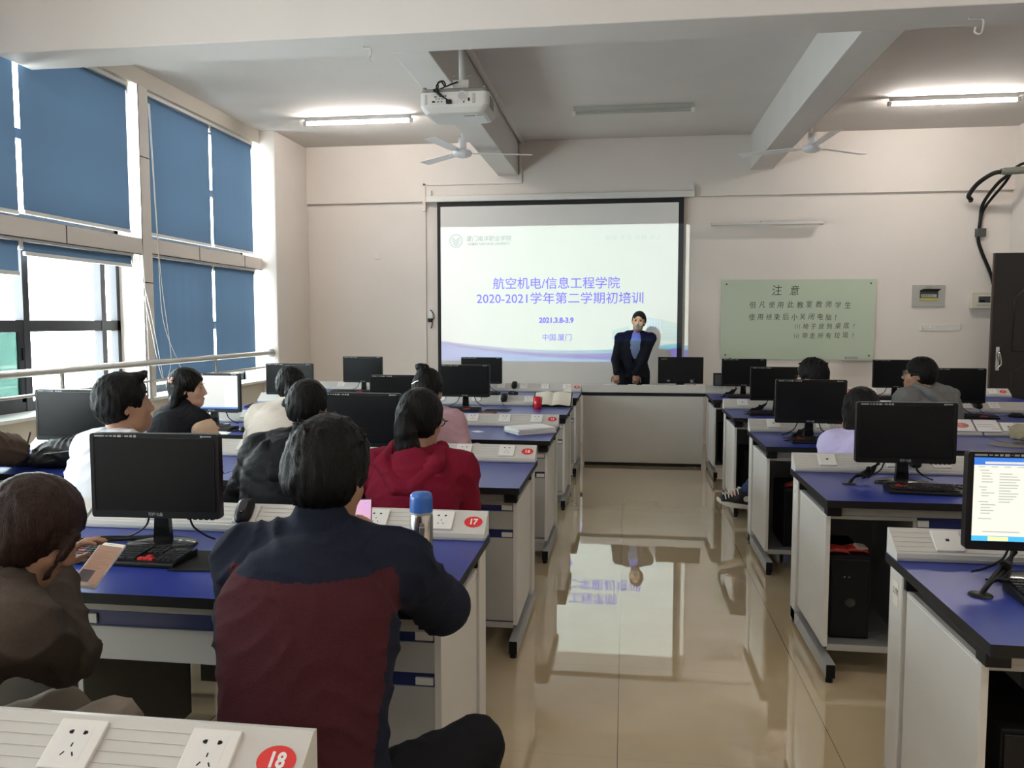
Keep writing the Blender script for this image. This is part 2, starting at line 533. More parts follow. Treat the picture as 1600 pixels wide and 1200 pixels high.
# stone-clad posts and spandrel beam of the window wall
def clad(name, boxes, joints):
    mb = MB()
    for lo, hi in boxes: mb.box(lo, hi, 0)
    for lo, hi in joints: mb.box(lo, hi, 1)
    return struct(name, mb, ['stone_cladding', 'joint_dark'])
clad('window_column', [((-4.84, 7.215, 0.865), (-4.5, 7.37, 3.775))],
     [((-4.501, 7.215, z), (-4.497, 7.37, z + 0.008)) for z in (1.95, 3.12)] + [((-4.501, 7.207, 0.865), (-4.498, 7.2155, 3.775))])
clad('window_column.001', [((-4.84, 4.05, 0.865), (-4.5, 4.2, 3.775))], [((-4.501, 4.05, 3.12), (-4.497, 4.2, 3.128))])
clad('window_beam', [((-4.84, 7.37, 2.235), (-4.5, 9.76, 2.375))],
     [((-4.501, y, 2.235), (-4.497, y + 0.008, 2.375)) for y in (8.25, 9.3)] + [((-4.501, 7.37, 2.228), (-4.497, 9.76, 2.236))])
clad('window_beam.001', [((-4.84, 4.2, 2.215), (-4.5, 7.215, 2.36))],
     [((-4.501, y, 2.215), (-4.497, y + 0.008, 2.36)) for y in (4.7, 6.15)] + [((-4.501, 4.2, 2.208), (-4.497, 7.215, 2.216))])
clad('window_beam.002', [((-4.84, BY, 2.215), (-4.5, 4.05, 2.36))], [((-4.501, y, 2.215), (-4.497, y + 0.008, 2.36)) for y in (0.5, 2.6)])

# ceiling beams
struct('ceiling_beam', MB().box((-4.5, 5.45, 3.49), (WX1, 5.83, CEIL)), 'ceiling_paint', None, 0.008)
struct('ceiling_beam.001', MB().box((-1.675, 5.83, 3.49), (-1.405, WY - 0.05, CEIL)), 'ceiling_paint', None, 0.008)
struct('ceiling_beam.002', MB().box((1.52, 5.83, 3.49), (1.80, WY - 0.05, CEIL)), 'ceiling_paint', None, 0.008)

# ---------------------------------------------------------------- windows
def window(name, y0, y1, z0, z1, mulls, transoms, green=()):
    x0, x1 = -4.82, -4.75
    f = MB()
    f.box((x0, y0, z0), (x1, y1, z0 + 0.075)); f.box((x0, y0, z1 - 0.05), (x1, y1, z1))
    f.box((x0, y0, z0), (x1, y0 + 0.05, z1)); f.box((x0, y1 - 0.05, z0), (x1, y1, z1))
    for y in mulls: f.box((x0, y - 0.035, z0), (x1 + 0.005, y + 0.035, z1))
    for z, za in transoms: f.box((x0, y0, z), (x1, y1, za))
    w = struct(name, f, 'window_frame')
    g = MB().box((-4.79, y0 + 0.03, z0 + 0.03), (-4.786, y1 - 0.03, z1 - 0.03))
    g.build('pane', ['window_glass'], w)
    for ya, yb, za, zb in green:
        MB().box((-4.775, ya, za), (-4.77, yb, zb)).build('sash_pane', ['green_glass'], w)
        h = MB().box((-4.778, yb - 0.05, za), (-4.752, yb, zb)).box((-4.778, ya, za), (-4.752, yb, za + 0.05)).build('sash_frame', ['window_frame'], w)
        MB().box((-4.752, yb - 0.04, (za + zb) / 2 + 0.06), (-4.735, yb - 0.012, (za + zb) / 2 + 0.16)).build('latch', ['black_plastic'], w, 0.003)
    return w
window('window_1', 4.2, 7.215, 0.865, 2.215, [5.975, 6.96], [(1.50, 1.595)], green=[(4.4, 5.945, 0.93, 1.50)])
window('window_2', 7.37, 9.76, 0.865, 2.235, [8.55], [(1.50, 1.595)])
window('window_3', 4.2, 7.215, 2.36, 3.775, [5.83], [(3.02, 3.10)])
window('window_4', 7.37, 9.76, 2.375, 3.775, [8.62], [(3.02, 3.10)])
window('window_5', BY, 4.05, 0.865, 2.215, [-1.0, 0.6, 2.2], [(1.50, 1.595)])
window('window_6', BY, 4.05, 2.36, 3.775, [-1.0, 0.6, 2.2], [(3.02, 3.10)])

# ---------------------------------------------------------------- roller blinds
def blind(label, y0, y1, ztop, zbot, x=-4.575, chain=None, group='blue roller blinds on the windows'):
    t = thing('roller_blind', label, 'blind', (x, (y0 + y1) / 2, ztop), 0, group)
    hw = (y1 - y0) / 2; L = zbot - ztop
    MB().cyl((0, -hw - 0.012, -0.028), (0, hw + 0.012, -0.028), 0.027, n=16).build('roller_tube', ['blind_cloth'], t)
    MB().box((-0.03, -hw - 0.03, -0.07), (0.03, -hw - 0.012, 0)).build('bracket', ['white_plastic'], t)
    MB().box((-0.03, hw + 0.012, -0.07), (0.03, hw + 0.03, 0)).build('bracket', ['white_plastic'], t)
    c = MB()
    n = 24
    vs = []
    for k, z in enumerate((-0.03, L + 0.02)):
        for i in range(n + 1):
            y = -hw + 2 * hw * i / n
            w = 0.004 * math.sin(i * 1.9) * k * (1 if hw < 0.6 else 0.3)
            vs.append((0.026 + w, y, z))
    m = n + 1
    c.add(vs, [(i, i + 1, m + i + 1, m + i) for i in range(n)], 0, True)
    c.build('cloth', ['blind_cloth'], t)
    MB().box((0.012, -hw, L), (0.038, hw, L + 0.032)).build('bottom_bar', ['white_paint'], t, 0.006)
    MB().box((-0.035, -hw - 0.03, 0), (0.035, hw + 0.03, 0.035)).build('head_rail', ['white_paint'], t)
    if chain is not None:
        for j, (yy, zz, xx) in enumerate(chain):
            p = arc_pts([(0.04, hw - 0.01, -0.03), (0.07, hw + yy * 0.4, zz * 0.35), (0.08 + xx, hw + yy, zz), (0.095 + xx, hw + yy + 0.03, zz * 0.99), (0.075, hw + yy * 0.5 + 0.03, zz * 0.4), (0.05, hw + 0.012, -0.03)], 6)
            MB().tube(p, 0.0028, 5, 0).build('pull_chain', ['white_plastic'], t)
    return t
ZT = 3.735
blind('blue roller blind in the upper window, cut off by the photo edge', 4.35, 5.69, ZT, 2.385)
blind('wide blue roller blind drawn fully down, upper window beside the stone post', 5.745, 7.10, ZT, 2.40, chain=[(0.09, -2.45, 0.0)])
blind('blue roller blind in the upper window right of the stone post', 7.40, 8.60, ZT, 2.41, chain=[])
blind('narrow blue roller blind in the upper window next to the corner pillar', 8.655, 9.63, ZT, 2.41)
blind('blue roller blind pulled a little way down at the left photo edge', 4.3, 5.665, 2.195, 1.93)
blind('blue roller blind rolled up almost completely over the open window', 5.73, 7.10, 2.195, 2.085, chain=[(0.02, -1.03, 0.0)])
blind('blue roller blind lowered over the window right of the stone post', 7.42, 8.60, 2.21, 0.99, chain=None)
blind('narrow blue roller blind lowered beside the corner pillar', 8.655, 9.63, 2.21, 0.99)
for a, b in ((-2.5, -1.05), (-0.95, 0.55), (0.65, 2.15), (2.25, 3.98)):
    blind('blue roller blind in the row of windows beside the back desks', a, b, ZT, 2.40)
    blind('blue roller blind in the row of windows beside the back desks', a, b, 2.195, 1.25 if a < 0.6 else 1.8)
# cord of the blind next to the post, hanging in a loose loop over the handrail
ch = thing('blind_cord', 'thin white blind cord hanging in a loop beside the stone post', 'cord', (-4.46, 7.40, 3.6))
MB().tube(arc_pts([(-.05, 0.0, 0.05), (0.0, 0.0, -1.3), (0.02, 0.02, -2.0), (0.05, 0.22, -2.42), (0.05, 0.3, -2.55), (0.05, 0.13, -2.72), (0.04, 0.0, -2.62), (0.03, 0.12, -2.35), (0.0, 0.03, -1.5), (-.05, 0.02, 0.05)], 8), 0.003, 5).build('cord', ['white_plastic'], ch)
ch = thing('blind_cord', 'pair of pale blind cords slanting down to the handrail post', 'cord', (-4.45, 7.12, 2.2))
MB().tube(arc_pts([(-.08, 0.0, 0), (0.0, 0.05, -0.5), (0.02, 0.17, -1.0), (0.03, 0.22, -1.16)], 8), 0.003, 5).tube(arc_pts([(-.08, 0.03, 0), (0.0, 0.1, -0.5), (0.02, 0.21, -1.0), (0.03, 0.24, -1.17)], 8), 0.003, 5).build('cord', ['white_plastic'], ch)

# handrail in front of the windows
hr = thing('handrail', 'long steel handrail with a lower bar in front of the windows', 'railing', (-4.40, 9.76, 0))
MB().cyl((0, 0, 1.2), (0, -12.2, 1.2), 0.03, n=16).build('top_rail', ['steel'], hr)
MB().cyl((0, 0, 1.03), (0, -12.2, 1.03), 0.013, n=12).build('lower_rail', ['steel'], hr)
MB().cyl((0, 0, 1.2), (0, -0.02, 1.2), 0.05, n=20).build('wall_flange', ['steel'], hr)
for y in (8.35, 7.1, 5.9, 4.7, 3.5, 2.3, 1.1, -.1):
    p = MB().cyl((0, y - 9.76, 0.865), (0, y - 9.76, 1.19), 0.016, n=12).build('post', ['steel'], hr)
    MB().cyl((0, y - 9.76, 0.866), (0, y - 9.76, 0.876), 0.032, n=16).build('flange', ['steel'], p)

# ---------------------------------------------------------------- ceiling things
def tube_light(label, x0, x1, y, on):
    t = thing('tube_light', label, 'lamp', ((x0 + x1) / 2, y, CEIL), 0)
    h = (x1 - x0) / 2
    MB().prism([(-0.03, 0), (0.03, 0), (0.022, -0.045), (-0.022, -0.045)][::-1], 'x', -h, h).build('housing', ['white_paint' if on else 'box_grey'], t, 0.003)  # unlit housing and tube are grey: their shading is put into the colour
    for sx in (-1, 1):
        MB().box((sx * h - 0.02, -0.018, -0.085), (sx * h + 0.02, 0.018, -0.04)).build('lamp_holder', ['white_plastic'], t, 0.004)
    MB().cyl((-h + 0.02, 0, -0.068), (h - 0.02, 0, -0.068), 0.014, n=16).build('tube', ['tube_glow' if on else 'box_grey'], t)
    return t
tube_light('lit fluorescent tube on the ceiling near the windows', -3.69, -2.44, 9.24, True)
tube_light('unlit fluorescent tube on the ceiling above the projection screen', -0.59, 0.69, 9.2, False)
tube_light('lit fluorescent tube on the ceiling over the whiteboard side', 2.72, 3.98, 9.26, True)

for x in (-2.9, 0.05, 3.3):
    for y, w in ((2.5, 'over the rear desks'), (-0.6, 'at the very back of the room')):
        if (x, y) == (0.05, 2.5): continue
        tag(tube_light('', x - 0.62, x + 0.62, y, True), 'lit fluorescent tube on the ceiling ' + w, 'lamp', 'ceiling tubes ' + w)

def fan(label, x, y, zhub, rz):
    t = thing('ceiling_fan', label, 'fan', (x, y, CEIL), rz, 'white ceiling fans')
    d = zhub - CEIL
    MB().lathe([(0.012, d + 0.16), (0.012, -0.003)][::-1], n=12).build('rod', ['fan_white'], t)
    MB().lathe([(0.03, -0.10), (0.055, -0.105), (0.05, -0.13), (0.032, -0.20), (0.014, -0.205)], n=24).build('canopy', ['fan_white'], t)
    MB().lathe([(0.014, d + 0.17), (0.042, d + 0.16), (0.046, d + 0.06), (0.05, d + 0.045), (0.095, d + 0.03), (0.105, d + 0.01), (0.1, d - 0.02), (0.06, d - 0.04), (0.0, d - 0.045)], n=32).build('motor', ['fan_white'], t)
    for k in range(3):
        a = 2 * PI * k / 3
        R = Matrix.Rotation(a, 4, 'Z')
        b = MB()
        b.add([], [])
        tilt = 0.14
        top = []; 
        for xx, w in ((0.16, 0.045), (0.20, 0.058), (0.45, 0.062), (0.77, 0.072), (0.78, 0.068)):
            for yy in (-w, w * 0.85):
                top.append((xx, yy, d + 0.012 + yy * tilt))
        vs = top + [(p[0], p[1], p[2] - 0.004) for p in top]
        fs = []
        for i in range(4):
            a0 = 2 * i
            fs.append((a0, a0 + 2, a0 + 3, a0 + 1)); fs.append((10 + a0, 11 + a0, 13 + a0, 12 + a0))
            fs.append((a0, 10 + a0, 12 + a0, a0 + 2)); fs.append((a0 + 1, a0 + 3, 13 + a0, 11 + a0))
        fs += [(0, 1, 11, 10), (8, 18, 19, 9)]
        b.add(vs, fs, 0)
        b.xform(R)
        bl = b.build('blade', ['fan_white'], t)
        MB().box((0.085, -0.02, d + 0.0), (0.22, 0.02, d + 0.008)).xform(R).build('blade_iron', ['fan_white'], bl)
    return t
fan('white ceiling fan below the projector, left of the screen', -1.80, 9.01, 3.43, math.radians(17))
fan('white ceiling fan above the whiteboard', 1.945, 9.26, 3.43, math.radians(35))

def hook(label, x, y, kind):
    t = thing('ceiling_hook', label, 'hook', (x, y, 3.49))
    if kind:
        MB().tube(arc_pts([(-0.045, 0, 0.0), (-0.045, 0, -0.012), (0.0, 0, -0.012), (0.035, 0, -0.02), (0.03, 0, -0.09), (0.01, 0, -0.105), (-0.012, 0, -0.09), (-0.01, 0, -0.06)], 5), 0.006, 8).build('hook', ['hook_white'], t)
    else:
        MB().tube(arc_pts([(-0.03, 0, 0.0), (-0.02, 0, -0.012), (0.02, 0, -0.016), (0.024, 0, -0.05), (0.012, 0, -0.085)], 5), 0.006, 8).tube([(0.012, 0, -0.085), (0.03, 0, -0.11)], 0.0025, 6).build('hook', ['hook_white'], t)
hook('small bent fan hook under the cross beam, left of the projector', -1.80, 5.66, 0)
hook('white J-shaped fan hook under the cross beam at the right', 2.17, 5.66, 1)

# ceiling trunking along the beam and down to the screen
ct = thing('cable_trunking', 'thin white cable trunking from beam to wall around the screen', 'cable trunking', (0, 0, 0))
MB().box((-1.375, 6.2, CEIL - 0.03), (-1.335, WY - 0.05, CEIL)).build('ceiling_run', ['wall_paint'], ct)
MB().box((-1.39, WY - 0.075, 3.40), (-1.355, WY - 0.05, CEIL - 0.03)).build('drop', ['wall_paint'], ct)
MB().box((-2.68, WY - 0.072, 3.385), (-1.355, WY - 0.05, 3.41)).build('wall_run', ['wall_paint'], ct)
MB().box((-2.685, WY - 0.072, 3.05), (-2.645, WY - 0.0, 3.41)).box((-2.685, WY - 0.025, 0.9), (-2.655, WY, 3.06)).build('wall_drop', ['wall_paint'], ct)

# ---------------------------------------------------------------- projector
pj = thing('projector', 'white ceiling projector with a coiled black cable', 'projector', (-1.255, 6.17, CEIL), 0)
zt = 3.275 - CEIL; zb = 3.095 - CEIL
body = MB()
hw, hd = 0.255, 0.20
def rrect(hx, hy, r, n=5):
    pts = []
    for cx, cy, a0 in ((hx - r, hy - r, 0), (-hx + r, hy - r, PI / 2), (-hx + r, -hy + r, PI), (hx - r, -hy + r, 1.5 * PI)):
        for i in range(n + 1):
            a = a0 + PI / 2 * i / n
            pts.append((cx + r * math.cos(a), cy + r * math.sin(a)))
    return pts
def loft(mb, rings, m=0, smooth=True):
    n = len(rings[0]); vs = [v for r in rings for v in r]; fs = []
    for k in range(len(rings) - 1):
        for i in range(n):
            fs.append((k * n + i, k * n + (i + 1) % n, (k + 1) * n + (i + 1) % n, (k + 1) * n + i))
    mb.add(vs, fs, m, smooth)
    mb.add(rings[0], [tuple(reversed(range(n)))], m); mb.add(rings[-1], [tuple(range(n))], m)
    return mb
sh = lambda hx, hy, r, z, dx=0, dy=0: [(x + dx, y + dy, z) for x, y in rrect(hx, hy, r)]
loft(body, [sh(0.20, 0.15, 0.06, zb), sh(0.225, 0.172, 0.06, zb + 0.008), sh(0.25, 0.195, 0.05, zb + 0.045), sh(0.256, 0.2, 0.045, zb + 0.06), sh(0.256, 0.2, 0.045, zt - 0.03)], 0, False)
body.build('body', ['projector_white'], pj, 0.004)
loft(MB(), [sh(0.25, 0.195, 0.045, zt - 0.031), sh(0.25, 0.195, 0.045, zt - 0.008), sh(0.235, 0.18, 0.045, zt)], 0, False).build('base_plate', ['projector_grey'], pj, 0.003)
# back panel with sockets (faces the room)
fy = -0.2
bp = MB().box((-0.175, fy - 0.002, zb + 0.07), (0.03, fy + 0.002, zb + 0.132)).build('socket_bay', ['projector_white'], pj, 0.002)
ps = MB()
for (px, pz, w, h) in ((-0.135, zb + 0.117, 0.016, 0.006), (-0.15, zb + 0.082, 0.017, 0.010), (-0.13, zb + 0.102, 0.005, 0.005), (-0.108, zb + 0.102, 0.006, 0.006), (-0.085, zb + 0.102, 0.006, 0.006), (-0.115, zb + 0.082, 0.010, 0.004), (-0.09, zb + 0.082, 0.010, 0.004), (-0.105, zb + 0.12, 0.006, 0.006), (-0.075, zb + 0.12, 0.006, 0.006), (-0.06, zb + 0.12, 0.006, 0.006)):
    ps.box((px - w / 1.6, fy - 0.005, pz - h / 1.6), (px + w / 1.6, fy - 0.001, pz + h / 1.6))
ps.build('sockets', ['black_plastic'], pj)
MB().cyl((0.06, fy - 0.001, zb + 0.118), (0.06, fy - 0.008, zb + 0.118), 0.036, n=28).build('speaker_ring', ['projector_white'], pj)
MB().cyl((0.06, fy - 0.008, zb + 0.118), (0.06, fy - 0.010, zb + 0.118), 0.028, n=28).build('speaker_grille', ['desk_grey'], pj)
MB().box((-0.215, fy - 0.003, zb + 0.065), (-0.198, fy + 0.002, zb + 0.135)).build('vent', ['desk_grey'], pj, 0.004)
MB().box((0.135, fy - 0.003, zb + 0.065), (0.158, fy + 0.002, zb + 0.135)).build('vent', ['desk_grey'], pj, 0.004)
MB().box((0.104, fy - 0.004, zb + 0.082), (0.118, fy, zb + 0.104)).box((0.07, fy - 0.004, zb + 0.07), (0.078, fy, zb + 0.08)).build('power_socket', ['black_plastic'], pj)
MB().box((0.256, -0.14, zb + 0.05), (0.262, 0.0, zb + 0.13)).build('side_vent', ['projector_grey'], pj, 0.003)
MB().box((0.06, -0.11, zb - 0.003), (0.14, -0.1, zb + 0.002)).box((0.155, -0.115, zb - 0.001), (0.19, -0.1, zb + 0.006)).build('label_slot', ['projector_grey'], pj)
for sx in (-1, 1): MB().cyl((sx * 0.225, -0.165, zt - 0.012), (sx * 0.225, -0.165, zt + 0.012), 0.016, n=16).build('foot', ['projector_grey'], pj)
MB().box((-0.065, fy - 0.004 + 0.05, zb + 0.03), (-0.05, fy + 0.03, zb + 0.034)).build('status_light', ['led_violet'], pj)
MB().ball((-0.055, -0.188, zb + 0.045), 0.007, 10, 6).build('status_light', ['led_violet'], pj)
MB().cyl((0.125, 0.195, zb + 0.09), (0.125, 0.235, zb + 0.09), 0.042, n=28).build('lens_barrel', ['black_plastic'], pj)
MB().cyl((0.125, 0.235, zb + 0.09), (0.125, 0.237, zb + 0.09), 0.032, n=28).build('lens', ['lens_glow'], pj)
# mount
MB().cyl((0.02, 0.02, zt + 0.09), (0.02, 0.02, 0.0), 0.026, n=20).build('pole', ['projector_white'], pj)
MB().box((-0.04, -0.04, zt + 0.03), (0.08, 0.08, zt + 0.10)).build('bracket', ['projector_white'], pj, 0.004)
MB().box((-0.07, -0.07, zt - 0.001), (0.11, 0.11, zt + 0.008)).box((-0.015, -0.015, zt + 0.005), (0.055, 0.055, zt + 0.035)).build('mount_plate', ['projector_grey'], pj)
for px in (-0.045, 0.03): MB().cyl((px + 0.03, -0.008, zt + 0.13), (px + 0.055 * (1 if px > 0 else -0.2) + 0.02, -0.03, zt + 0.132), 0.005, n=8).build('thumb_screw', ['steel'], pj)
c1 = arc_pts([(0.0, -0.045, zt + 0.085), (-0.05, -0.07, zt + 0.06), (-0.085, -0.1, zt + 0.04), (-0.11, -0.13, zt + 0.065), (-0.14, -0.15, zt + 0.03), (-0.12, -0.17, zt + 0.0), (-0.07, -0.17, zt + 0.02), (-0.085, -0.16, zt + 0.06), (-0.125, -0.16, zt + 0.05), (-0.12, -0.18, zt + 0.01), (-0.15, -0.2, zt - 0.015), (-0.13, -0.225, zt - 0.03), (-0.09, -0.225, zt - 0.06), (-0.06, -0.22, zt - 0.08), (-0.035, -0.21, zt - 0.095)], 6)
MB().tube(c1, 0.0055, 8).build('cable', ['cable_black'], pj)
MB().box((-0.145, -0.235, zt - 0.035), (-0.105, -0.212, zt - 0.012)).box((-0.055, -0.222, zt - 0.115), (-0.015, -0.2, zt - 0.088)).tube([(-0.115, -0.224, zt - 0.04), (-0.085, -0.224, zt - 0.064)], 0.011, 8).build('plug', ['cable_black'], pj, 0.003)

# ---------------------------------------------------------------- projection screen and what is written on the slide
ps_ = thing('projection_screen', 'large pull-down projection screen with black border and slide', 'projection screen', (0, 0, 0))
SY = 10.72
SX0, SX1, SZ0, SZ1 = -2.485, 0.715, 0.72, 3.165
MB().box((SX0 + 0.04, SY, SZ0), (SX1 - 0.06, SY + 0.003, SZ1 - 0.06)).build('fabric', ['screen_fabric'], ps_)
b = MB().box((SX0, SY - 0.0015, SZ0), (SX0 + 0.045, SY + 0.0035, SZ1)).box((SX1 - 0.065, SY - 0.0015, SZ0), (SX1, SY + 0.0035, SZ1)).box((SX0, SY - 0.0016, SZ1 - 0.065), (SX1, SY + 0.0035, SZ1)).box((SX0, SY - 0.0016, SZ0 - 0.04), (SX1, SY + 0.0035, SZ0))
b.build('border', ['screen_border'], ps_)
MB().box((-2.63, SY - 0.045, SZ1 - 0.005), (0.84, SY + 0.03, SZ1 + 0.075)).build('housing', ['white_paint'], ps_, 0.008)
for x in (-2.58, 0.82): MB().box((x, SY - 0.02, SZ1 + 0.07), (x + 0.02, SY + 0.03, SZ1 + 0.15)).box((x + 0.005, SY - 0.03, SZ1 + 0.06), (x + 0.012, SY - 0.02, SZ1 + 0.13)).build('bracket', ['white_plastic'], ps_)
MB().cyl((SX0 - 0.01, SY + 0.001, SZ0 - 0.045), (SX1 + 0.01, SY + 0.001, SZ0 - 0.045), 0.014, n=12).build('weight_bar', ['black_plastic'], ps_)
def sl(s, t): return (BX0 + (BX1 - BX0) * s, SY - 0.0012, BZ0 + (BZ1 - BZ0) * t)
def spx(x, y):   # pixel of the 1600-wide close-up of the slide -> slide point
    return sl((x - 107) / 1400, (850 - (y + 25 * (x - 107) / 1400)) / 752)
text('slide_text', '航空机电/信息工程学院', 0.162, 'slide_violet', ps_, spx(776, 405), bold=0.0006)
text('slide_text', '2020-2021学年第二学期初培训', 0.162, 'slide_violet', ps_, spx(796, 487), bold=0.0006, sx=1.015)
text('slide_text', '2021.3.8-3.9', 0.094, 'slide_violet', ps_, spx(780, 606), bold=0.0035, sx=0.97)
text('slide_text', '中国.厦门', 0.094, 'slide_violet', ps_, spx(784, 702), sx=0.99)
text('slide_text', '厦门南洋职业学院', 0.075, 'slide_grey', ps_, spx(392, 160), bold=0.0, shear=0.12)
text('slide_text', 'XIAMEN NANYANG UNIVERSITY', 0.047, 'slide_grey', ps_, spx(392, 188), sx=0.82, bold=0.0003)
text('slide_text', '勤奋 求实 拼搏 向上', 0.066, 'slide_faint', ps_, spx(1208, 150), sx=1.2, spacing=1.05)
# round seal: ring, shield of open pages
c = spx(202, 172); r = 0.088
ring = MB()
n = 40
for ra, rb in ((r, r - 0.008), (r - 0.022, r - 0.026)):
    vs = [(c[0] + q * math.cos(2 * PI * i / n), c[1], c[2] + q * math.sin(2 * PI * i / n)) for q in (ra, rb) for i in range(n)]
    ring.add(vs, [(i, (i + 1) % n, n + (i + 1) % n, n + i) for i in range(n)])
for k in range(3):
    z = c[2] + 0.03 - 0.03 * k; w = 0.05 - 0.006 * k
    ring.add([(c[0] - w, c[1], z + 0.012), (c[0], c[1], z - 0.02), (c[0] + w, c[1], z + 0.012), (c[0] + w, c[1], z), (c[0], c[1], z - 0.032), (c[0] - w, c[1], z)], [(0, 1, 4, 5), (1, 2, 3, 4)])
ring.build('slide_emblem', ['slide_grey'], ps_)
# faint picture of a campus building on the right of the slide
def picture(*polys):
    bd = MB()
    for pts, m in polys:
        bd.add([tuple(Vector(spx(x, y)) + Vector((0, 0.0006 - 0.0003 * m, 0))) for x, y in pts], [tuple(range(len(pts)))], m)
    bd.build('slide_picture', ['slide_faint', 'slide_sky', 'screen_fabric'], ps_)
picture(([(1095, 655), (1190, 628), (1190, 705), (1095, 705)], 0), *[([(1095, 664 + k * 11), (1190, 640 + k * 15), (1190, 643 + k * 15), (1095, 667 + k * 11)], 1) for k in range(4)])
picture(([(1290, 582), (1370, 590), (1370, 640), (1290, 650)], 1), *[([(1296 + k * 15, 588), (1304 + k * 15, 589), (1304 + k * 15, 640), (1296 + k * 15, 642)], 2) for k in range(5)])
picture(([(1370, 590), (1455, 610), (1455, 705), (1370, 705)], 0), *[([(1376, 625 + k * 20), (1450, 632 + k * 18), (1450, 635 + k * 18), (1376, 628 + k * 20)], 1) for k in range(4)])

# ---------------------------------------------------------------- front-wall fittings
gb = thing('glass_board', 'green-tinted glass writing board with a handwritten notice', 'whiteboard', (2.14, WY, 1.615))
GW, GH = 0.935, 0.505
MB().box((-GW, -0.028, -GH), (GW, -0.022, GH)).build('pane', ['glass_board'], gb, 0.001)
for sx in (-1, 1):
    for sz in (-1, 1):
        MB().cyl((sx * (GW - 0.06), -0.001, sz * (GH - 0.055)), (sx * (GW - 0.06), -0.036, sz * (GH - 0.055)), 0.011, n=14).build('standoff_bolt', ['dark_grey'], gb)
def note(body, x, z, size, step):
    rr = random.Random(len(body) + int(x * 10))
    for i, chx in enumerate(body):
        if chx == ' ': continue
        text('handwriting', chx, size * (0.92 + 0.16 * rr.random()), 'ink', gb, (x + i * step + rr.uniform(-.006, .006), -0.0288, z + rr.uniform(-.008, .008)), rot=(PI / 2, rr.uniform(-.1, .1), 0), bold=0.0, shear=rr.uniform(0.0, 0.22), depth=0.0002, sx=0.9)
# board close-up scale: 1360 px across = 1.87 m, centre at (785,460)
def gp(px, py): return ((px - 785) * 1.87 / 1360, -(py - 458) * 1.01 / 725)
for body, px, py, size, step in (('注意', 595, 200, 0.135, 0.215), ('但凡使用此教室教师学生', 385, 330, 0.088, 0.1155), ('使用结束后小关闭电脑！', 380, 440, 0.085, 0.104),
                                 ('⑴椅子放到桌底！', 785, 520, 0.082, 0.099), ('⑵带走所有垃圾！', 780, 605, 0.082, 0.099)):
    gx, gz = gp(px, py); note(body, gx, gz, size, step)
tr = thing('pen_tray', 'small grey pen tray under the glass board, with an eraser', 'tray', (2.14 + 0.735, WY - 0.06, 1.112))
MB().box((-0.18, -0.05, -0.012), (0.18, 0.06, 0.0)).box((-0.18, -0.05, 0), (0.18, -0.044, 0.012)).build('tray', ['box_grey'], tr, 0.002)
er = tag(MB().box((-0.07, -0.02, 0.0), (0.07, 0.03, 0.04)).build('board_eraser', ['desk_grey'], None, 0.006), 'grey eraser lying on the pen tray', 'eraser')
er.location = (2.14 + 0.66, WY - 0.065, 1.112)

bl = thing('board_light', 'slim grey strip lamp on the wall above the glass board', 'lamp', (1.72, WY - 0.14, 2.79))
MB().prism([(-0.06, 0.0), (-0.045, 0.035), (0.06, 0.035), (0.06, 0.02), (0.0, -0.01)][::-1], 'x', -0.67, 0.67).build('housing', ['panel_light'], bl, 0.003)
MB().box((-0.62, -0.03, -0.012), (0.62, 0.03, 0.005)).build('tube', ['tube_off'], bl)
MB().box((-0.06, 0.0, 0.03), (0.06, 0.14, 0.055)).build('wall_arm', ['panel_light'], bl)

e1 = thing('breaker_box', 'grey breaker panel set in the wall with its cover flipped up', 'breaker box', (3.70, WY, 1.905))
MB().box((-0.19, -0.02, -0.135), (0.19, 0.0, 0.135)).build('front_plate', ['box_grey'], e1, 0.004)
MB().box((-0.105, -0.024, -0.06), (0.11, -0.019, 0.075)).build('window', ['dark_grey'], e1)
MB().box((-0.105, -0.026, -0.058), (0.11, -0.023, -0.025)).build('label_strip', ['yellow_tape'], e1)
MB().box((-0.09, -0.028, -0.015), (0.09, -0.024, 0.02)).build('breakers', ['box_grey'], e1, 0.001)
for k in range(7): MB().box((-0.083 + k * 0.02, -0.031, -0.004), (-0.073 + k * 0.02, -0.028, 0.008)).build('switch', ['black_plastic'], e1)
MB().add([(-0.11, -0.024, 0.052), (0.10, -0.024, 0.052), (0.13, -0.075, 0.085), (-0.085, -0.075, 0.085)], [(0, 1, 2, 3), (3, 2, 1, 0)]).build('cover_flap', ['dark_grey'], e1)
MB().box((-0.04, -0.024, 0.082), (0.04, -0.019, 0.125)).build('nameplate', ['desk_grey'], e1)
e2 = thing('breaker_box', 'cream surface breaker box partly hidden by the open door', 'breaker box', (4.32, WY, 1.85))
MB().box((-0.145, -0.085, -0.105), (0.09, 0.0, 0.105)).build('case', ['box_cream'], e2, 0.012)
MB().box((-0.085, -0.092, -0.06), (0.075, -0.084, 0.06)).build('front_cover', ['box_cream'], e2, 0.006)
MB().box((-0.07, -0.095, -0.03), (0.065, -0.09, 0.045)).build('window', ['dark_grey'], e2, 0.002)
MB().box((-0.055, -0.099, -0.02), (0.0, -0.094, 0.0)).build('breaker', ['black_plastic'], e2)
sp = thing('switch_panel', 'long white switch and fan-regulator panel below the breaker box', 'switch', (3.85, WY, 1.52))
MB().box((-0.24, -0.012, -0.045), (0.24, 0, 0.045)).build('plate', ['white_plastic'], sp, 0.004)
for x in (-0.19, -0.1): MB().cyl((x, -0.012, 0), (x, -0.035, 0), 0.022, 0.018, n=20).build('dial', ['white_plastic'], sp)
for x in (-0.02, 0.06): MB().box((x - 0.032, -0.017, -0.025), (x + 0.032, -0.011, 0.025)).build('rocker', ['white_plastic'], sp, 0.003)
MB().box((0.15, -0.014, -0.038), (0.232, -0.011, 0.038)).build('blank_cover', ['white_plastic'], sp, 0.002)
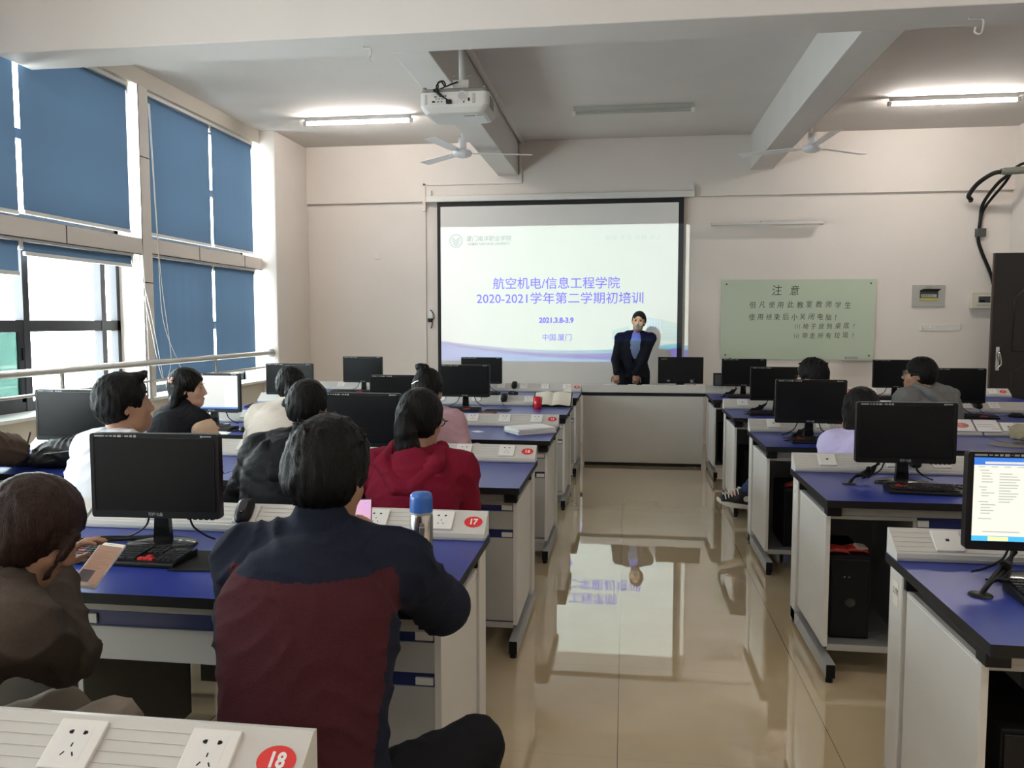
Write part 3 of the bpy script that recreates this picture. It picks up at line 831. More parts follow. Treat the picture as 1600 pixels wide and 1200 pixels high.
for lab, x, z in (('small white wall socket between the pillar and the screen', -3.33, 2.47),):
    t = thing('wall_socket', lab, 'socket', (x, WY, z))
    MB().box((-0.04, -0.01, -0.04), (0.04, 0, 0.04)).build('plate', ['white_plastic'], t, 0.003)
    MB().box((-0.025, -0.012, -0.025), (0.025, -0.009, 0.025)).build('insert', ['white_plastic'], t, 0.002)
t = thing('wall_socket', 'white wall socket with a black plug left of the screen', 'socket', (-2.605, WY, 1.70))
MB().box((-0.03, -0.012, -0.07), (0.03, 0, 0.07)).build('plate', ['white_plastic'], t, 0.003)
MB().box((-0.028, -0.05, -0.115), (0.028, -0.012, -0.065)).build('plug', ['cable_black'], t, 0.006)
MB().tube(arc_pts([(0.0, -0.02, 0.05), (0.05, -0.04, 0.0), (0.06, -0.045, -0.06), (0.03, -0.04, -0.09), (0.03, -0.03, -0.14), (0.01, -0.02, -0.2)], 6), 0.006, 8).build('cable', ['cable_black'], t)

# open door leaf at the right
dr = struct('door_1', MB().box((4.20, 10.16, 0.01), (5.24, 10.21, 2.375)), 'door_brown', None, 0.004)
MB().box((4.185, 10.165, 0.01), (4.20, 10.205, 2.375)).build('door_edge', ['door_edge'], dr, 0.002)
MB().box((4.235, 10.135, 1.02), (4.275, 10.16, 1.30)).build('handle_plate', ['chrome'], dr, 0.008)
MB().tube(arc_pts([(4.255, 10.135, 1.24), (4.255, 10.10, 1.235), (4.265, 10.095, 1.2), (4.28, 10.1, 1.1), (4.255, 10.12, 1.06)], 6), 0.009, 10).build('door_handle', ['chrome'], dr)
pd = MB()
def ring_poly(x0, x1, z0, z1, arch):
    pts = [(x0, z0), (x1, z0)] + [(x0 + (x1 - x0) * (1 - i / 10), z1 + arch * math.sin(PI * i / 10)) for i in range(11)]
    return pts
for z0, z1, ar in ((0.25, 1.0, 0.12), (1.25, 1.85, 0.22)):
    pts = ring_poly(4.42, 5.05, z0, z1, ar)
    pd.tube([(x, 10.16, z) for x, z in pts], 0.012, 6, close=True)
pd.build('door_moulding', ['door_brown'], dr)

# wall-top conduit with black cables at the right corner
cp = thing('conduit_pipe', 'grey-green conduit pipe on brackets at the top right corner', 'pipe', (4.24, 10.2, 3.30))
MB().cyl((0.02, 0, 0), (1.0, 0, 0.05), 0.042, n=16).cyl((-0.01, 0, 0), (0.02, 0, 0), 0.036, n=16).build('pipe', ['pipe_green'], cp)
MB().box((0.38, 0.0, 0.04), (0.46, 0.06, 0.14)).build('clamp', ['desk_grey'], cp, 0.004)
MB().box((0.37, -0.04, -0.12), (0.99, 0.1, -0.03)).build('bracket', ['dark_grey'], cp)
cb = thing('black_cable', 'thick black cables looping from the conduit down behind the door', 'cable', (4.22, 10.6, 3.3))
MB().tube(arc_pts([(0.02, -0.40, 0.0), (-0.07, -0.36, -0.02), (-0.155, -0.2, -0.1), (-0.16, 0.03, -0.2), (-0.11, 0.09, -0.24), (-0.10, 0.13, -0.25)], 8), 0.026, 10).build('cable_loop', ['cable_black'], cb)
MB().tube(arc_pts([(0.12, -0.38, -0.02), (0.05, -0.2, -0.12), (0.03, 0.1, -0.3), (0.03, 0.155, -0.5), (0.02, 0.165, -0.7), (0.06, 0.165, -0.85), (0.20, 0.165, -1.2), (0.26, 0.165, -1.6), (0.26, 0.165, -2.4)], 8), 0.02, 10).build('cable', ['cable_black'], cb)
MB().tube(arc_pts([(0.5, -0.36, 0.1), (0.3, -0.37, 0.1), (0.18, -0.35, 0.04), (0.14, -0.2, -0.1), (0.06, 0.1, -0.33), (0.04, 0.17, -0.5), (0.03, 0.175, -0.62)], 8), 0.016, 10).build('cable', ['cable_black'], cb)
MB().box((-0.01, 0.14, -0.68), (0.10, 0.198, -0.58)).build('cable_clip', ['dark_grey'], cb, 0.004)
# ================================================================ lab desks
TZ = 0.81; RT = 0.893
LB = {18: 1.268, 17: 2.88, 16: 4.50, 15: 6.04, 14: 7.58, 13: 9.13}
RB = {6: 1.28, 5: 2.83, 4: 4.43, 3: 5.98, 2: 7.53, 1: 9.10}
RIDGE = [(-0.105, TZ), (0.0, TZ), (0.0, RT), (-0.012, RT + 0.002), (-0.104, TZ + 0.024)]
RU = Vector((0, 0.092, RT + 0.002 - TZ - 0.024)).normalized()      # up the slanted face
RN = Vector((0, -RU.z, RU.y))
RC = Vector((0, -0.058, (RT + TZ + 0.026) / 2))
RM = Matrix(((1, 0, 0), (0, RU.y, RN.y), (0, RU.z, RN.z))).to_4x4()
def on_ridge(x, lift=0.0):
    return Matrix.Translation(Vector((x, 0, 0)) + RC + RN * lift) @ RM
def socket_plate(ridge, x, kind, s=0.043):
    M = on_ridge(x)
    p = MB().box((-s, -s, -0.004), (s, s, 0.008)).xform(M).build('socket_plate', ['white_plastic'], ridge, 0.002)
    h = MB()
    if kind == 'power':
        for sx in (-1, 1):
            h.box((sx * 0.012 - 0.0028, 0.016, 0.008), (sx * 0.012 + 0.0028, 0.023, 0.0086))
            h.box((sx * 0.012 - (0.005 if sx < 0 else 0), 0.0175, 0.008), (sx * 0.012 + (0 if sx < 0 else 0.005), 0.0215, 0.0086))
            h.box((sx * 0.009 - 0.0012, -0.022, 0.008), (sx * 0.009 + 0.0012, -0.014, 0.0086), rot=Matrix.Rotation(sx * 0.6, 3, 'Z') if True else None)
        h.box((-0.0012, -0.006, 0.008), (0.0012, 0.001, 0.0086))
    else:
        h.box((-0.0055, -0.004, 0.008), (0.0055, 0.006, 0.0088))
    h.xform(M).build('socket_holes', ['black_plastic'], p)
    MB().box((-0.024, -0.034, 0.0079), (0.024, 0.03, 0.0083)).xform(M).build('socket_insert', ['white_paint'], p, 0.0)
    return p
def badge(ridge, x, num):
    M = on_ridge(x)
    n = 28
    mb = MB()
    vs = [(0.033 * math.cos(2 * PI * i / n), 0.026 * math.sin(2 * PI * i / n), 0.0012) for i in range(n)]
    mb.add(vs, [tuple(range(n))]); mb.xform(M)
    b = mb.build('number_badge', ['badge_red'], ridge)
    t = text('badge_number', str(num), 0.036, 'print_white', b, (0, 0, 0), bold=0.0012, sx=0.85, depth=0.0002)
    M2 = on_ridge(x, 0.0016)
    t.location = M2.translation; t.rotation_euler = M2.to_euler()
    return b

def make_desk(W, side, sockets, open_cab):
    """side: -1 cabinet of interest at x=0 (right-hand rows), +1 at x=W (left-hand rows)"""
    t = thing('lab_desk', 'desk', 'desk')
    MB().box((0, -0.80, TZ - 0.032), (W, 0, TZ), 1, top=0).build('tabletop', ['laminate_blue', 'edge_black'], t, 0.003)
    rid = MB().prism(RIDGE, 'x', 0.004, W - 0.004, [0, 0, 1, 0, 0], 1)
    for k in range(5):
        a = RC + RU * (-0.045 + 0.02 * k) + RN * 0.0008
        rid.box((0.008, a.y - 0.001, a.z - 0.001), (W - 0.125, a.y + 0.001, a.z + 0.001))
    r = rid.build('socket_ridge', ['ridge_grey', 'ridge_edge'], t, 0.003)
    MB().box((0.003, -0.112, TZ + 0.001), (W - 0.003, -0.102, TZ + 0.012)).build('ridge_lip', ['grey_steel'], r, 0.002)
    for x, k in sockets: socket_plate(r, x, k)
    # sub-frame
    for x in (0.05, W - 0.05):
        for y in (-0.70, -0.12):
            MB().box((x - 0.03, y - 0.03, TZ - 0.085), (x + 0.03, y + 0.03, TZ - 0.032)).build('support_block', ['edge_black'], t, 0.002)
    MB().box((0.085, -0.705, TZ - 0.085), (W - 0.085, -0.685, TZ - 0.033)).build('apron', ['desk_grey'], t, 0.002)
    for x0 in (0.022, W - 0.042):
        e = MB().box((x0, -0.70, 0.125), (x0 + 0.02, -0.155, TZ - 0.085)).build('end_panel', ['panel_light'], t, 0.002)
        MB().box((x0 - 0.003, -0.69, TZ - 0.095), (x0 + 0.023, -0.165, TZ - 0.088)).build('panel_trim', ['white_paint'], e)
        MB().box((x0 - 0.008, -0.13, 0.02), (x0 + 0.028, -0.01, TZ - 0.033)).build('leg_post', ['panel_light'], t, 0.004)
        f = MB().box((x0 - 0.008, -0.80, 0.022), (x0 + 0.034, -0.02, 0.085)).build('foot_beam', ['grey_steel'], t, 0.003)
        MB().box((x0 - 0.006, -0.803, 0.024), (x0 + 0.032, -0.799, 0.083)).build('end_cap', ['black_plastic'], f)
        for y in (-0.78, -0.05): MB().cyl((x0 + 0.012, y, 0), (x0 + 0.012, y, 0.022), 0.016, n=12).build('leveling_foot', ['black_plastic'], f)
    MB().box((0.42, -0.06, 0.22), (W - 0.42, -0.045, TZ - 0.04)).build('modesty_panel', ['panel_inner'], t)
    # cabinets at both ends, drawer bay between
    for c in (0, 1):
        cw = 0.36
        x0, x1 = (0.042, 0.042 + cw) if c == 0 else (W - 0.042 - cw, W - 0.042)
        cab = MB()
        cab.box((x0, -0.695, 0.115), (x1, -0.10, 0.135))
        cab.box((x0, -0.115, 0.135), (x1, -0.10, TZ - 0.1))
        xi = x1 - 0.016 if c == 0 else x0
        cab.box((xi, -0.695, 0.135), (xi + 0.016, -0.10, TZ - 0.085))
        cab.box((x0, -0.695, TZ - 0.1), (x1, -0.10, TZ - 0.087))
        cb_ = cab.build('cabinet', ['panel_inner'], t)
        fr = MB().box((x0 - 0.002, -0.70, 0.11), (x1, -0.694, 0.138)).box((xi, -0.70, 0.135), (xi + 0.016, -0.694, TZ - 0.087)).box((x0, -0.70, TZ - 0.103), (x1, -0.694, TZ - 0.087)).build('cabinet_edge', ['desk_grey'], cb_)
        if not (open_cab == c):
            z = TZ - 0.088
            for zt_, zs, zb_ in ((z, z - 0.045, 0.585), (0.585, 0.548, 0.14)):
                d = MB().box((x0, -0.70, zb_ + 0.004), (x1, -0.682, zs)).build('drawer', ['desk_grey'], t, 0.002)
                MB().box((x0, -0.692, zs), (x1, -0.66, zt_)).build('finger_pull', ['strip_blue'], d)
                MB().box((x1 - 0.055, -0.699, zs + 0.006), (x1 - 0.004, -0.69, zt_ - 0.01)).build('pull_tab', ['panel_light'], d)
    xa, xb = 0.042 + 0.36, W - 0.042 - 0.36
    d = MB().box((xa + 0.004, -0.70, 0.575), (xb - 0.004, -0.682, TZ - 0.135)).box((xa + 0.01, -0.68, 0.585), (xb - 0.01, -0.25, 0.60)).build('drawer', ['desk_grey'], t, 0.002)
    MB().box((xa, -0.692, TZ - 0.135), (xb, -0.66, TZ - 0.088)).build('finger_pull', ['strip_blue'], d)
    MB().box((xa + 0.004, -0.699, TZ - 0.128), (xa + 0.05, -0.69, TZ - 0.1)).build('pull_tab', ['panel_light'], d)
    return t

WL = 1.52; WR = 1.53
LX = -0.480; RX = 0.865
lsock = [(WL - 0.165, 'power'), (WL - 0.405, 'power'), (WL - 0.645, 'power'), (WL - 0.90, 'power'), (WL - 1.24, 'power')]
rsock = [(0.17, 'network'), (0.50, 'power'), (0.72, 'power'), (1.04, 'power'), (WR - 0.175, 'power')]
ORD = {13: 'front', 14: 'second', 15: 'third', 16: 'fourth', 17: 'fifth', 18: 'last'}
proto_L = make_desk(WL, 1, lsock, 0)
proto_R = make_desk(WR, -1, rsock, 0)
def ridge_of(t):
    return [c for c in t.children if c.name.startswith('socket_ridge')][0]
first = [True, True]
llab = {18: 'desk end with badge 18 at the bottom left corner of the photo', 17: 'desk with badge 17 holding the thermos and big monitor',
        16: 'desk with badge 16 in front of the maroon hoodie', 15: 'desk with badge 15 carrying a stack of white papers',
        14: 'desk with the red cup and open notebook', 13: 'front desk left of the podium panel with badge 13'}
llab2 = {18: 'desk continuing badge 18 row towards the windows, mostly out of frame', 17: 'desk by the woman reading her phone, window end of row 17', 16: 'desk by the windows under the black bag, row 16',
         15: 'desk by the windows with the white-screen monitor, row 15', 14: 'window-side desk behind the cream quilted jacket, row 14', 13: 'window-side desk of the front row near the corner pillar'}
GRP = 'blue-topped lab desks with socket ridges'
src = {}
for i, n in enumerate(LB):
    if i == 0: a = proto_L
    else: a = copy_tree(proto_L)
    src[('L', n, 0)] = a
for n in LB: src[('L', n, 1)] = copy_tree(proto_L)
for i, n in enumerate(RB):
    if i == 0: a = proto_R
    else: a = copy_tree(proto_R)
    src[('R', n, 0)] = a
for n in RB: src[('R', n, 1)] = copy_tree(proto_R)
rlab = {6: 'aisle desk right of the aisle beside the camera, out of frame', 5: 'nearest right-hand desk with the lit file-window monitor', 4: 'right-hand aisle desk with the large black monitor and open cabinet',
        3: 'right-hand aisle desk in front of the lavender sweater', 2: 'right-hand aisle desk beside the sneaker, in the second row', 1: 'right-hand aisle desk joined to the podium'}
rlab2 = {6: 'outer right desk beside the camera, out of frame', 5: 'outer right desk of the nearest row, at the photo edge', 4: 'outer right desk behind the lit monitor',
         3: 'outer right desk with two white booklets and the beige bag', 2: 'outer right desk holding a mouse and keyboard, second row', 1: 'outer right desk with badge 1 in front of the brown door'}
for n, y in LB.items():
    for c in (0, 1):
        o = src[('L', n, c)]
        o.location = (LX - WL * (c + 1) - 0.006 * c - (0.022 if n == 18 else 0), y, 0)
        tag(o, 'blue-topped lab ' + (llab if c == 0 else llab2)[n], 'desk', GRP)
        if c == 0: badge(ridge_of(o), WL - 0.05, n)
bnum = {1: (7, 1), 2: (8, 2), 3: (9, 3), 4: (10, 4), 5: (11, 5), 6: (12, 6)}
for n, y in RB.items():
    for c in (0, 1):
        o = src[('R', n, c)]
        o.location = (RX + (WR + 0.006) * c, y, 0)
        tag(o, 'blue-topped lab ' + (rlab if c == 0 else rlab2)[n], 'desk', GRP)
        badge(ridge_of(o), WR - 0.07, bnum[n][c])
# desks wholly out of the frame are not needed
def drop(o):
    for c in list(o.children): drop(c)
    bpy.data.objects.remove(o)
for k in (('R', 6, 0), ('R', 6, 1), ('R', 5, 1), ('L', 18, 1)): drop(src.pop(k))
# yellowed inspection stickers on the near end panels
for n in (5, 4):
    o = src[('R', n, 0)]
    s = MB().box((0.0125, -0.10, 0.655), (0.0139, -0.05, 0.735)).build('paper_sticker', ['cream_paper'], o)
    text('sticker_text', '公物' if n == 5 else '公', 0.026, 'ink', s, (0.0122, -0.075, 0.70), rot=(PI / 2, 0, -PI / 2), depth=0.0001)

# ---------------------------------------------------------------- podium
pd_ = thing('podium_desk', 'grey teacher podium desk with a plain front panel', 'podium', (LX + 0.005, 9.05, 0))
PW = RX - LX - 0.01
MB().box((0, -0.012, TZ - 0.034), (PW, 0.74, TZ), 1, top=0).build('tabletop', ['laminate_blue', 'edge_black'], pd_, 0.003)
MB().prism([(-y + 0.0, z) for y, z in RIDGE][::-1], 'x', 0.0, PW).build('socket_ridge', ['ridge_grey'], pd_, 0.003)
MB().box((0.015, 0.0, 0.035), (PW - 0.015, 0.02, TZ - 0.034)).build('front_panel', ['podium_grey'], pd_, 0.003)
for x in (0.015, PW - 0.035): MB().box((x, 0.02, 0.03), (x + 0.02, 0.66, TZ - 0.034)).build('side_panel', ['panel_light'], pd_, 0.002)
MB().box((0.03, 0.02, 0.0), (PW - 0.03, 0.05, 0.06)).build('shaded_base_gap', ['black_plastic'], pd_)  # black base strip stands in for the shaded gap under the panel
for x in (0.28, 0.55, 0.70, 1.08, 1.28):
    MB().box((x - 0.045, 0.0, RT - 0.003), (x + 0.045, 0.04, RT + 0.006)).build('socket_plate', ['white_plastic'], pd_, 0.002)

# ================================================================ monitors
def make_monitor(W=0.452, H=0.288, screen='screen_off'):
    t = thing('computer_monitor', 'm', 'monitor')
    # origin: on the table top under the stand; z of the panel bottom is 0.103
    zb, zt = 0.100, 0.100 + H
    p = []
    hw = W / 2
    fr = MB()
    bz = 0.016; bb = 0.027
    # frame of four bars plus back shell
    pts = [(x, z + (zb + zt) / 2) for x, z in rrect(hw, H / 2, 0.010, 3)]
    fr.prism(pts, 'y', -0.006, 0.024, 0)
    loft(fr, [[(x * 0.97, 0.024, z) for x, z in pts], [(x * 0.6, 0.05, (z - zb) * 0.7 + zb + 0.03) for x, z in pts]][::-1], 0, False)
    fr.build('housing', ['black_plastic'], t, 0.002)
    s = MB().add([(-hw + bz, -0.0072, zb + bb), (hw - bz, -0.0072, zb + bb), (hw - bz, -0.0072, zt - bz), (-hw + bz, -0.0072, zt - bz)], [(0, 1, 2, 3)]).build('screen', [screen], t)
    rim = MB()
    x0, x1, z0, z1 = -hw + bz, hw - bz, zb + bb, zt - bz
    for a, b in (((x0 - 0.002, z0 - 0.002), (x1 + 0.002, z0)), ((x0 - 0.002, z1), (x1 + 0.002, z1 + 0.002)), ((x0 - 0.002, z0), (x0, z1)), ((x1, z0), (x1 + 0.002, z1))):
        rim.box((a[0], -0.0085, a[1]), (b[0], -0.006, b[1]))
    rim.build('bezel_lip', ['black_gloss'], t)
    lg = text('maker_mark', '現代·七品', 0.0125, 'print_grey', t, (0.0, -0.0066, zb + 0.0125), bold=0.0003, depth=0.0002, sx=0.95)
    st = MB()
    xx = -hw + 0.018
    for w, h in ((0.034, 0.005), (0.010, 0.003), (0.010, 0.004), (0.009, 0.006), (0.013, 0.007), (0.004, 0.001), (0.013, 0.005), (0.009, 0.007), (0.009, 0.008)):
        st.box((xx, -0.0068, zt - 0.009 - h / 2), (xx + w, -0.0062, zt - 0.009 + h / 2)); xx += w + 0.0045
    MB().box((hw - 0.062, -0.0068, zt - 0.012), (hw - 0.054, -0.0062, zt - 0.005)).box((hw - 0.052, -0.0068, zt - 0.010), (hw - 0.024, -0.0062, zt - 0.006)).build('corner_sticker', ['print_grey'], t)
    st.build('feature_stickers', ['print_grey'], t)
    bt = MB()
    for k in range(5): bt.box((hw - 0.115 + k * 0.02, -0.0062, zb - 0.003), (hw - 0.103 + k * 0.02, 0.004, zb + 0.001))
    bt.build('buttons', ['black_gloss'], t)
    MB().prism([(-0.030, 0.012), (0.030, 0.012), (0.024, 0.11), (-0.024, 0.11)], 'y', 0.028, 0.052).build('stand_neck', ['black_gloss'], t, 0.004)
    MB().lathe([(1.0, 0.0), (1.0, 0.005), (0.94, 0.009), (0.4, 0.015), (0.0, 0.016)], (0, 0.03, 0), 36, 0, True, 0.122, 0.088).build('stand_base', ['black_gloss'], t)
    for sx, ex in ((-0.04, -0.09), (0.05, 0.08)):
        MB().tube(arc_pts([(sx, 0.045, zb + 0.03), (sx + ex * 0.3, 0.075, zb - 0.01), (sx + ex * 0.5, 0.08, zb - 0.05), (sx + ex, 0.085, 0.02), (sx + ex * 1.4, 0.09, 0.006)], 5), 0.0035, 7).build('cable', ['cable_black'], t)
    return t
mon0 = make_monitor()
MG = 'black computer monitors on the desks'
mons = [
 ('black monitor blocking the white shirt, on the desk with badge 17', -1.572, 2.55, 0.05),
 ('grey-reflecting monitor by the windows beside the black bag', -3.075, 4.20, 0.0),
 ('black monitor between the puffer jacket and the maroon hoodie', -1.40, 4.20, -0.04),
 ('black monitor half hidden behind the pink sweater woman', -1.60, 5.70, 0.0),
 ('greyish monitor behind the woman in the cream quilted jacket', -3.075, 7.2, 0.0),
 ('black monitor right of the hair bun, below the slide', -1.425, 7.2, 0.0),
 ('black monitor on the front row, left of the screen border', -2.90, 8.8, 0.0),
 ('black monitor at the lower left corner of the projected slide', -1.556, 8.8, 0.0),
 ('large black monitor on the right-hand desk with open cabinet', 1.312, 4.05, 0.02),
 ('dark monitor in front of the man with black-rimmed glasses', 1.213, 5.60, 0.0),
 ('black monitor behind, cut by the nearer monitor with glasses man', 1.285, 7.2, 0.0),
 ('black monitor to the right of the man in the grey hoodie', 2.715, 7.2, 0.0),
 ('black monitor right of the podium beside the document camera', 1.227, 8.8, 0.0),
 ('black monitor in front of the grey hoodie face, near the pen tray', 2.735, 8.8, 0.0),
]
for i, (lab, x, y, rz) in enumerate(mons):
    o = mon0 if i == 0 else copy_tree(mon0)
    o.location = (x, y, TZ + 0.001); o.rotation_euler = (0, 0, rz); tag(o, lab, 'monitor', MG)
# the two lit ones
def lit_monitor(lab, x, y, rz):
    o = make_monitor(screen='black_plastic')
    o.location = (x, y, TZ + 0.001); o.rotation_euler = (0, 0, rz); tag(o, lab, 'monitor', MG)
    scr = [c for c in o.children if c.name.startswith('screen')][0]
    return o, scr
def rect(mb, x0, z0, x1, z1, lift, m=0):
    mb.add([(x0, -0.0072 - lift, z0), (x1, -0.0072 - lift, z0), (x1, -0.0072 - lift, z1), (x0, -0.0072 - lift, z1)], [(0, 1, 2, 3)], m)
SX0_, SX1_, SZ0_, SZ1_ = -0.21, 0.21, 0.127, 0.372
o, scr = lit_monitor('monitor showing a white document page beside the woman with the hair clip', -3.045, 5.70, 0.0)
mb = MB(); rect(mb, SX0_, SZ0_, SX1_, SZ1_, 0.0002); rect(mb, SX0_, SZ0_, 0.105, SZ1_ - 0.035, 0.0004, 1)
mb.build('window', ['lcd_panel', 'lcd_page'], scr)
mb = MB(); rect(mb, SX0_, SZ0_, SX1_, SZ0_ + 0.012, 0.0006); mb.build('taskbar', ['lcd_blue'], scr)
mb = MB()
for k in range(3): rect(mb, 0.0 - 0.05 + k * 0.03, SZ1_ - 0.028, 0.0 - 0.03 + k * 0.03, SZ1_ - 0.024, 0.0006)
for k in range(6): rect(mb, -0.10, SZ1_ - 0.055 - k * 0.018, -0.07 + (k % 3) * 0.012, SZ1_ - 0.052 - k * 0.018, 0.0006)
mb.build('window_text', ['lcd_text'], scr)
o, scr = lit_monitor('bright monitor with an open file-list window at the right edge', 1.214, 2.52, 0.0)
mb = MB(); rect(mb, SX0_, SZ0_, SX1_, SZ1_, 0.0002); mb.build('window', ['lcd_white'], scr)
mb = MB(); rect(mb, SX0_, SZ1_ - 0.022, SX1_, SZ1_, 0.0004); mb.build('title_bar', ['lcd_blue'], scr)
mb = MB(); rect(mb, SX0_ + 0.03, SZ1_ - 0.019, SX0_ + 0.165, SZ1_ - 0.012, 0.0006); rect(mb, SX0_ + 0.17, SZ1_ - 0.019, SX1_ - 0.01, SZ1_ - 0.012, 0.0006); mb.build('address_bar', ['lcd_panel'], scr)
mb = MB(); rect(mb, SX0_, SZ0_, SX1_, SZ0_ + 0.015, 0.0004); mb.build('taskbar', ['lcd_cyan'], scr)
mb = MB(); rect(mb, SX0_ + 0.045, SZ0_ + 0.001, SX0_ + 0.10, SZ0_ + 0.013, 0.0006); mb.build('task_button', ['lcd_yellow'], scr)
mb = MB()
rr = random.Random(3)
for zoff, n in ((0.036, 5), (0.085, 4), (0.128, 5), (0.178, 1)):
    for k in range(n): rect(mb, SX0_ + 0.016 + (0 if k == 0 else 0.006), SZ1_ - zoff - k * 0.0085 - 0.003, SX0_ + 0.032 + rr.uniform(0.004, 0.03), SZ1_ - zoff - k * 0.0085, 0.0006)
for k in range(11): rect(mb, SX0_ + 0.07, SZ1_ - 0.046 - k * 0.0082 - 0.003, SX0_ + 0.10 + rr.uniform(0.0, 0.03), SZ1_ - 0.046 - k * 0.0082, 0.0006)
for k in range(6): rect(mb, SX0_ + 0.012 + k * 0.035, SZ1_ - 0.0285, SX0_ + 0.03 + k * 0.035, SZ1_ - 0.026, 0.0006)
rect(mb, SX0_ + 0.03, SZ0_ + 0.026, SX0_ + 0.13, SZ0_ + 0.029, 0.0006)
mb.build('file_list', ['lcd_text'], scr)
# teacher's monitor, seen from behind
tm = thing('computer_monitor', 'black monitor on the podium seen from behind', 'monitor', (0.62, 9.46, TZ + 0.001), 0, MG)
MB().prism([(x, z + 0.225) for x, z in rrect(0.252, 0.15, 0.006, 2)], 'y', -0.012, 0.03).build('housing', ['black_matte'], tm, 0.002)
MB().box((-0.06, -0.03, 0.075), (0.06, -0.012, 0.115)).build('hinge_cover', ['black_plastic'], tm, 0.004)
MB().box((-0.04, -0.02, 0.008), (0.04, 0.005, 0.12)).build('stand_neck', ['black_plastic'], tm, 0.004)
MB().box((-0.12, -0.1, 0), (0.12, 0.08, 0.01)).build('stand_base', ['black_plastic'], tm, 0.003)
text('maker_mark', 'Lenovo', 0.022, 'print_grey', tm, (-0.185, -0.0127, 0.355))
MB().box((-0.15, -0.017, 0.1), (-0.12, -0.011, 0.115)).box((0.11, -0.017, 0.09), (0.14, -0.011, 0.12)).build('ports', ['desk_grey'], tm)
MB().tube(arc_pts([(0.13, -0.017, 0.11), (0.15, -0.03, 0.13), (0.14, -0.03, 0.10), (0.16, -0.03, 0.08), (0.15, -0.03, 0.03), (0.15, -0.02, 0.005)], 5), 0.004, 6).build('cable', ['lcd_blue' if False else 'strip_blue'], tm)

# ================================================================ keyboards and mice
def make_keyboard():
    t = thing('keyboard', 'k', 'keyboard')
    W, D = 0.44, 0.145
    MB().prism([(-D / 2, 0.0), (D / 2, 0.0), (D / 2, 0.026), (-D / 2, 0.014)], 'x', -W / 2, W / 2).build('base', ['black_plastic'], t, 0.004)
    k = MB(); red = MB()
    slope = 0.012 / D
    rows = [(0.056, 15, 0.0), (0.034, 14, 0.0), (0.015, 14, 0.005), (-0.004, 13, 0.008), (-0.023, 12, 0.012), (-0.042, 9, 0.0)]
    def key(x, y, w, target):
        z = 0.020 + y * slope
        target.box((x - w / 2, y - 0.0075, z), (x + w / 2, y + 0.0075, z + 0.006))
    for y, n, off in rows:
        xs0, xs1 = -0.21, 0.075
        step = (xs1 - xs0) / n
        for i in range(n):
            key(xs0 + step * (i + 0.5), y, step * 0.86, k)
        for i in range(3):
            x = 0.092 + i * 0.0185
            if y in (0.056, 0.034, 0.015): key(x, y, 0.015, k)
            if y == -0.042 or (y == -0.023 and i == 1): key(x, y, 0.0155, red)
        for i in range(4):
            if y != 0.056: key(0.155 + i * 0.0185, y, 0.0155, k)
    k.build('keys', ['key_black'], t)
    red.build('arrow_keys', ['key_red'], t)
    w = MB()
    for x, y in ((-0.168, 0.015), (-0.178, -0.004), (-0.158, -0.004), (-0.138, -0.004)): 
        z = 0.020 + y * slope
        w.box((x - 0.008, y - 0.0073, z), (x + 0.008, y + 0.0073, z + 0.0065))
    w.build('letter_keys', ['key_red'], t)
    MB().tube(arc_pts([(-0.1, D / 2, 0.012), (-0.12, D / 2 + 0.03, 0.006), (-0.18, D / 2 + 0.05, 0.006), (-0.24, D / 2 + 0.07, 0.006)], 5), 0.0028, 6).build('cable', ['cable_black'], t)
    return t
kb0 = make_keyboard()
for i, (lab, x, y, rz) in enumerate([
  ('black keyboard with red arrow keys in front of the big monitor, row 17', -1.60, 2.395, -0.02),
  ('black keyboard under the black bag by the windows', -3.12, 3.98, 0.05),
  ('black keyboard with red keys in front of the white-screen monitor', -2.97, 5.46, -0.03),
  ('keyboard with red keys left of the woman in the cream jacket', -3.18, 7.02, 0.0),
  ('black keyboard in front of the monitor below the slide, row 14', -1.47, 6.98, 0.0),
  ('black keyboard with red keys on the front row, left of the screen', -2.98, 8.62, 0.0),
  ('keyboard with red keys on the front desk, lower left of the slide', -1.55, 8.60, 0.0),
  ('black keyboard below the large monitor on the right-hand desk', 1.40, 3.86, -0.09),
  ('black keyboard in front of the glasses man monitor, right side', 1.27, 5.40, 0.0),
  ('black keyboard on the second right-hand row beside the sneaker', 1.24, 7.0, 0.0),
  ('keyboard with red keys right of the grey hoodie', 2.72, 6.98, 0.0),
  ('black keyboard on the front right desk next to the podium', 1.27, 8.60, 0.0),
  ('black keyboard in front of the grey hoodie man, front right row', 2.70, 8.60, 0.0),
  ('black keyboard below the lit monitor at the right photo edge', 1.292, 2.385, -0.04),
 ]):
    o = kb0 if i == 0 else copy_tree(kb0)
    o.location = (x, y, TZ + 0.001); o.rotation_euler = (0, 0, rz); tag(o, lab, 'keyboard', 'black keyboards with red keys')
def make_mouse():
    t = thing('mouse', 'm', 'mouse')
    b = MB(); n = 20
    rings = []
    for z, sc in ((0.0, 0.93), (0.008, 1.0), (0.018, 0.96), (0.028, 0.78), (0.034, 0.45)):
        se = lambda v: math.copysign(abs(v) ** 0.62, v)
        rings.append([(0.033 * sc * se(math.cos(2 * PI * i / n)) * (1 - 0.08 * math.sin(2 * PI * i / n)), 0.059 * sc * se(math.sin(2 * PI * i / n)) - 0.004 * (1 - sc), z) for i in range(n)])
    loft(b, rings)
    b.build('shell', ['black_plastic'], t)
    MB().cyl((-0.004, 0.026, 0.029), (0.004, 0.026, 0.029), 0.008, n=12).build('scroll_wheel', ['black_gloss'], t)
    MB().tube(arc_pts([(0, 0.054, 0.008), (0.005, 0.08, 0.004), (-0.02, 0.12, 0.004), (-0.06, 0.14, 0.004)], 5), 0.0022, 6).build('cable', ['cable_black'], t)
    return t
ms0 = make_mouse()
